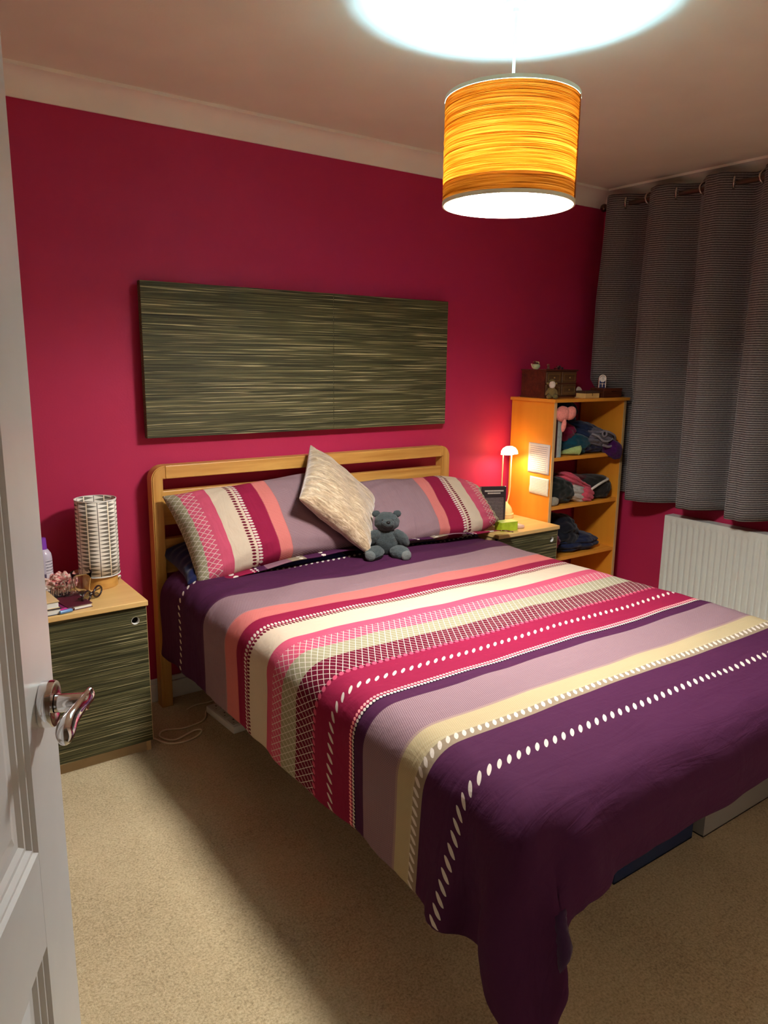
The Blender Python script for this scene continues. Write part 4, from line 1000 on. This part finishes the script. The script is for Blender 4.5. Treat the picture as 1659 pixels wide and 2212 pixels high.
# books and toys on the top shelf
for i, (c, w_, h_, nm) in enumerate((((60, 18, 16), .017, .20, 'dark red book with white specks standing on the top shelf'), ((170, 176, 172), .016, .205, 'pale grey thin book standing on the top shelf'), ((150, 168, 164), .012, .222, 'pale blue-green thin book next to the clothes on the top shelf'))):
    x0 = BX0+.022+(0, .021, .041)[i]
    bk = thing('shelf_book', nm, 'book', (x0, -.25, s1)); m_ = plain('shelf_book_cover_%d' % i, srgb(*c), .4, vary=.5 if i == 0 else .15, scale=70)
    finish(box(NB(), 0, w_, -.075, -.073, 0, h_, .0004, 1), 'spine', m_, bk); finish(box(NB(), 0, .0018, -.073, .075, 0, h_), 'front_cover', m_, bk); finish(box(NB(), w_-.0018, w_, -.073, .075, 0, h_), 'back_cover', m_, bk)
    finish(box(NB(), .0018, w_-.0018, -.073, .072, .003, h_-.003), 'pages', M_PAPER, bk)
pp = thing('pink_plush', 'salmon pink plush flower toy perched on the shelf books', 'plush toy', (3.030, -.318, s1+.183), math.radians(-18)); pp.scale = (1.15, 1.1, 1.15)
M_PP = fz('salmon_plush', srgb(232, 138, 126))
bl('big_petal', (-.004, -.02, .042), (.032, .026, .036), M_PP, pp, eul(0, 15, 0), na=.12, ns=2); bl('small_petal', (.036, -.02, .045), (.027, .024, .032), M_PP, pp, eul(0, 25, 0), na=.12, ns=2)
bl('tail', (-.012, -.052, -.008), (.0115, .009, .030), M_PP, pp, eul(0, 8, 0), na=.08)
sl = thing('slipper', 'pale green slipper sock lying at the edge of the top shelf', 'slipper', (3.145, -.282, s1), math.radians(-38))
M_SL = fz('mint_fleece', srgb(160, 178, 112))
bm = NB(); rows = []
for i in range(15):
    t = i/14; x = -.055+.115*t; ry = .004+.024*min(1, t*1.5)**.8; rz = .004+.021*min(1, t*1.3)**.9
    rows.append([bm.verts.new((x+.006*math.sin(a)*t, ry*math.cos(a), max(.0005, .004+rz+rz*math.sin(a)))) for a in [2*PI*k/20 for k in range(20)]])
for i in range(14):
    t = i/13; x = .060-.07*t; ry = .024-.010*t; rz = .021-.010*t
    rows.append([bm.verts.new((x+.006*math.sin(a), ry*math.cos(a), .004+.021+rz*.9*math.sin(a))) for a in [2*PI*k/20 for k in range(20)]])
for a, c_ in zip(rows[:-1], rows[1:]):
    for k in range(20): bm.faces.new((a[k], a[(k+1) % 20], c_[(k+1) % 20], c_[k]))
bm.faces.new(rows[0]); bm.faces.new(rows[-1]); finish(bm, 'slipper_body', M_SL, sl, True, 70)
finish(tube(NB(), [(.062+.006*math.sin(a), .0235*math.cos(a), .025+.0205*math.sin(a)) for a in [2*PI*k/24 for k in range(24)]], .003, 6, closed=True), 'cuff', M_SL, sl, True)
# middle shelf
garment('folded_jacket', 'black fleece jacket bundled at the books side of the middle shelf', F('black_fleece', (.008, .010, .009)), (3.095, -.235, s2+.070), (.108, .10, .070), (0, 14, 8), 11, 2, .08, .2, zmin=s2)
jkt = garment('folded_jacket', 'black jacket with maroon and white piping rolled on the middle shelf', F('charcoal_fleece', (.016, .014, .012)), (3.405, -.215, s2+.062), (.122, .115, .062), (0, -3, -8), 12, 2, .08, .15, zmin=s2)
garment('folded_tshirt', 'maroon tshirt lying on the rolled black jacket', F('maroon_jersey', srgb(76, 14, 26)), (3.350, -.16, s2+.108), (.125, .09, .028), (0, 10, 0), 13, 2, zmin=s2+.08)
garment('grey_vest', 'pale grey vest peeping out between the black and pink clothes', F('pale_grey_jersey', srgb(176, 168, 160)), (3.235, -.255, s2+.045), (.085, .075, .045), (0, 15, 0), 14, 3, .14, .3, zmin=s2)
garment('pink_tshirt', 'coral pink crumpled tshirt on the middle shelf', F('coral_jersey', srgb(196, 74, 92)), (3.255, -.235, s2+.094), (.118, .082, .040), (0, 24, -10), 15, 4, .2, .35, 2.4, zmin=s2+.012)
garment('pink_sleeve', 'coral pink tshirt sleeve hanging down at the front of the middle shelf', F('coral_sleeve', srgb(200, 78, 96)), (3.290, -.312, s2+.040), (.052, .026, .042), (0, 18, 0), 16, 3, .22, .4, 2.6, zmin=s2)  # sleeve of the pink tshirt, modelled as its own object
garment('crimson_scarf', 'dark crimson scarf at the back of the middle shelf', F('crimson_knit', srgb(96, 10, 42)), (3.120, -.12, s2+.135), (.12, .07, .03), (0, 6, 0), 17, 3, zmin=s2+.08)
garment('grey_sock', 'pale grey balled sock in the corner of the middle shelf', F('pale_grey_knit', srgb(150, 142, 124)), (3.025, -.298, s2+.024), (.034, .028, .024), (0, 0, 0), 18, 1, .04, .1, zmin=s2)
M_HEM = F('pale_grey_denim_hem', srgb(126, 120, 128)); M_PIP = F('white_piping', srgb(206, 196, 186))
def on_front(par, pts, r, name, mat):
    """a soft band laid over the front of a garment; pts are (x, y, z) in the room"""
    q = [Vector(p)-par.location for p in smooth_path(pts, 6)]
    finish(tube(NB(), q, r, 8), name, mat, par, True, 70)
for k, (pts, r) in enumerate(((((3.27, -.335, s1+.115), (3.31, -.345, s1+.100), (3.345, -.35, s1+.075), (3.385, -.352, s1+.070), (3.425, -.35, s1+.082)), .006),
    (((3.33, -.342, s1+.122), (3.36, -.350, s1+.128), (3.372, -.352, s1+.108), (3.352, -.352, s1+.098), (3.338, -.350, s1+.112), (3.35, -.346, s1+.124)), .005),
    (((3.36, -.345, s1+.128), (3.40, -.350, s1+.118), (3.45, -.345, s1+.098), (3.485, -.325, s1+.075)), .006),
    (((3.35, -.350, s1+.050), (3.39, -.356, s1+.040), (3.43, -.352, s1+.045)), .007))):
    on_front(jeans, pts, r, 'rolled_fold', M_HEM)
on_front(jkt, ((3.30, -.328, s2+.068), (3.345, -.338, s2+.092), (3.40, -.335, s2+.108), (3.455, -.318, s2+.112), (3.49, -.28, s2+.108)), .007, 'piping', M_PIP)
# lower shelf
garment('folded_trousers', 'black folded trousers piled on the lower shelf', F('black_cotton', (.006, .006, .012)), (3.190, -.19, s3+.105), (.12, .12, .105), (0, 6, 0), 21, 3, zmin=s3)
garment('folded_jeans', 'dark blue folded jeans on the lower shelf', F('dark_denim', (.010, .016, .05)), (3.290, -.225, s3+.048), (.175, .095, .048), (0, 2, 0), 22, 3, zmin=s3)
garment('folded_tshirt', 'magenta tshirt tucked at the side of the lower shelf', F('magenta_cotton', srgb(120, 20, 66)), (3.055, -.24, s3+.085), (.07, .075, .04), (0, 10, 0), 23, 2, zmin=s3+.02)

# ================================================================ teddy bear on the bed
tb = thing('teddy_bear', 'grey plush teddy bear sitting against the velvet cushion', 'teddy bear', (1.828, -.430, .612), math.radians(-30)); tb.scale = (1.2, 1.15, 1.02)
M_BEAR = fabric('grey_bear_fur', srgb(60, 67, 68), .45, 240, 1.0); M_NOSE = plain('black_nose', (.01, .01, .01), .3)
def bear(name, c, r, par, rot=None, na=.10, ns=4): return bl(name, c, r, M_BEAR, par, rot, 4, na, ns)
bear('torso', (0, 0, .062), (.052, .046, .064), tb, eul(14, 0, 0))
bh = bear('head', (.002, -.006, .150), (.045, .042, .041), tb, eul(-20, 0, 0))
bear('muzzle', (.002, -.042, .152), (.024, .022, .020), bh); bl('nose', (.002, -.062, .162), (.0075, .006, .005), M_NOSE, bh)
for s in (-1, 1):
    bear('ear', (s*.038+.002, .006, .182), (.015, .008, .015), bh)
    bl('eye', (s*.017+.002, -.040, .166), (.004, .003, .004), M_NOSE, bh)
    bear('arm', (s*.054, -.014, .078), (.025, .026, .050), tb, eul(24, s*-30, 0))
    bear('leg', (s*.046, -.058, .029), (.033, .052, .029), tb, eul(0, 0, s*24))
    bl('foot_pad', (s*.064, -.098, .028), (.020, .010, .022), fabric('grey_foot_pad_%d' % (s+1), srgb(96, 100, 98), .3, 200, .6), tb, eul(0, 0, s*24), na=.06)

# ================================================================ floor things
bx = thing('storage_box', 'clear plastic storage box with a pale lid under the foot of the bed', 'storage box', (2.38, -1.60, 0))
M_CLR = Mat('cloudy_clear_plastic'); M_CLR.color((.55, .53, .5)); M_CLR.set(Roughness=.25); M_CLR.b.inputs['Transmission Weight'].default_value = .55; n_ = M_CLR.noise(M_CLR.coord(), 6, 2); M_CLR.bump(n_, .05, .002); M_CLR = M_CLR.m
bm = NB()
for q in ((-.36, -.355, -.29, .29), (.355, .36, -.29, .29), (-.355, .355, -.29, -.285), (-.355, .355, .285, .29)): box(bm, q[0], q[1], q[2], q[3], 0, .145)
box(bm, -.36, .36, -.29, .29, 0, .004); finish(bm, 'tub', M_CLR, bx)
finish(box(NB(), -.37, .37, -.30, .30, .146, .162, .004), 'lid', plain('pale_pink_lid', srgb(190, 160, 150), .4), bx)
finish(box(NB(), -.34, .34, -.27, .27, .006, .11, .02, 2), 'contents', F('dark_grey_bedding', srgb(64, 62, 66)), bx)
for x in (-.25, .25): finish(box(NB(), x-.03, x+.03, -.306, -.300, .120, .160, .002), 'clip', plain('lid_clip_%d' % int(x*100+50), srgb(180, 156, 148), .4), bx)
b2 = thing('storage_box', 'dark blue storage box under the foot of the bed', 'storage box', (1.80, -1.60, 0))
bm = NB(); M_BLU = plain('dark_blue_plastic', srgb(10, 36, 76), .35)
for q in ((-.19, -.185, -.27, .27), (.185, .19, -.27, .27), (-.185, .185, -.27, -.265), (-.185, .185, .265, .27)): box(bm, q[0], q[1], q[2], q[3], 0, .16)
box(bm, -.19, .19, -.27, .27, 0, .004); finish(bm, 'tub', M_BLU, b2); finish(box(NB(), -.2, .2, -.28, .28, .161, .175, .004), 'lid', M_BLU, b2)
# power strip and cables
ps = thing('power_strip', 'white power strip on the carpet beside the bed', 'power strip', (1.100, -.345, 0), math.radians(4))
finish(box(NB(), -.030, .030, -.12, .12, 0, .030, .004), 'strip_body', M_WHITE, ps, True, 40)
for k in range(3):
    yy = -.075+k*.075; f_o = finish(box(NB(), -.024, .024, yy-.03, yy+.03, .030, .0315, .0005, 1), 'socket_face', M_RAD, ps)
    for q in ((-.003, .003, .010, .018), (-.014, -.008, -.012, -.008), (.008, .014, -.012, -.008)): finish(box(NB(), q[0], q[1], yy+q[2], yy+q[3], .0315, .0318), 'slot', M_BLACK, f_o)
M_CORD = plain('cream_cable', srgb(226, 208, 178), .5)
def cable(label, pts, r=.0034):
    o = finish(tube(NB(), smooth_path(pts, 7), r, 8), 'power_cable', M_CORD, None, True); tag(o, label, 'cable'); return o
cable('long cream cable looping from the cabinet to the power strip', [(.80, -.30, .004), (.812, -.345, .004), (.845, -.402, .004), (.90, -.418, .004), (.955, -.402, .004), (.985, -.37, .004), (.955, -.365, .010), (.87, -.385, .004), (.832, -.33, .004), (.86, -.288, .004), (.937, -.314, .004), (1.024, -.292, .004), (1.06, -.23, .006), (1.085, -.215, .010), (1.092, -.2235, .014)])
cable('thin cream cable under the bed near the skirting', [(1.00, -.165, .004), (1.05, -.145, .004), (1.10, -.150, .004), (1.19, -.14, .004), (1.34, -.12, .004), (1.6, -.09, .004)], .0024)
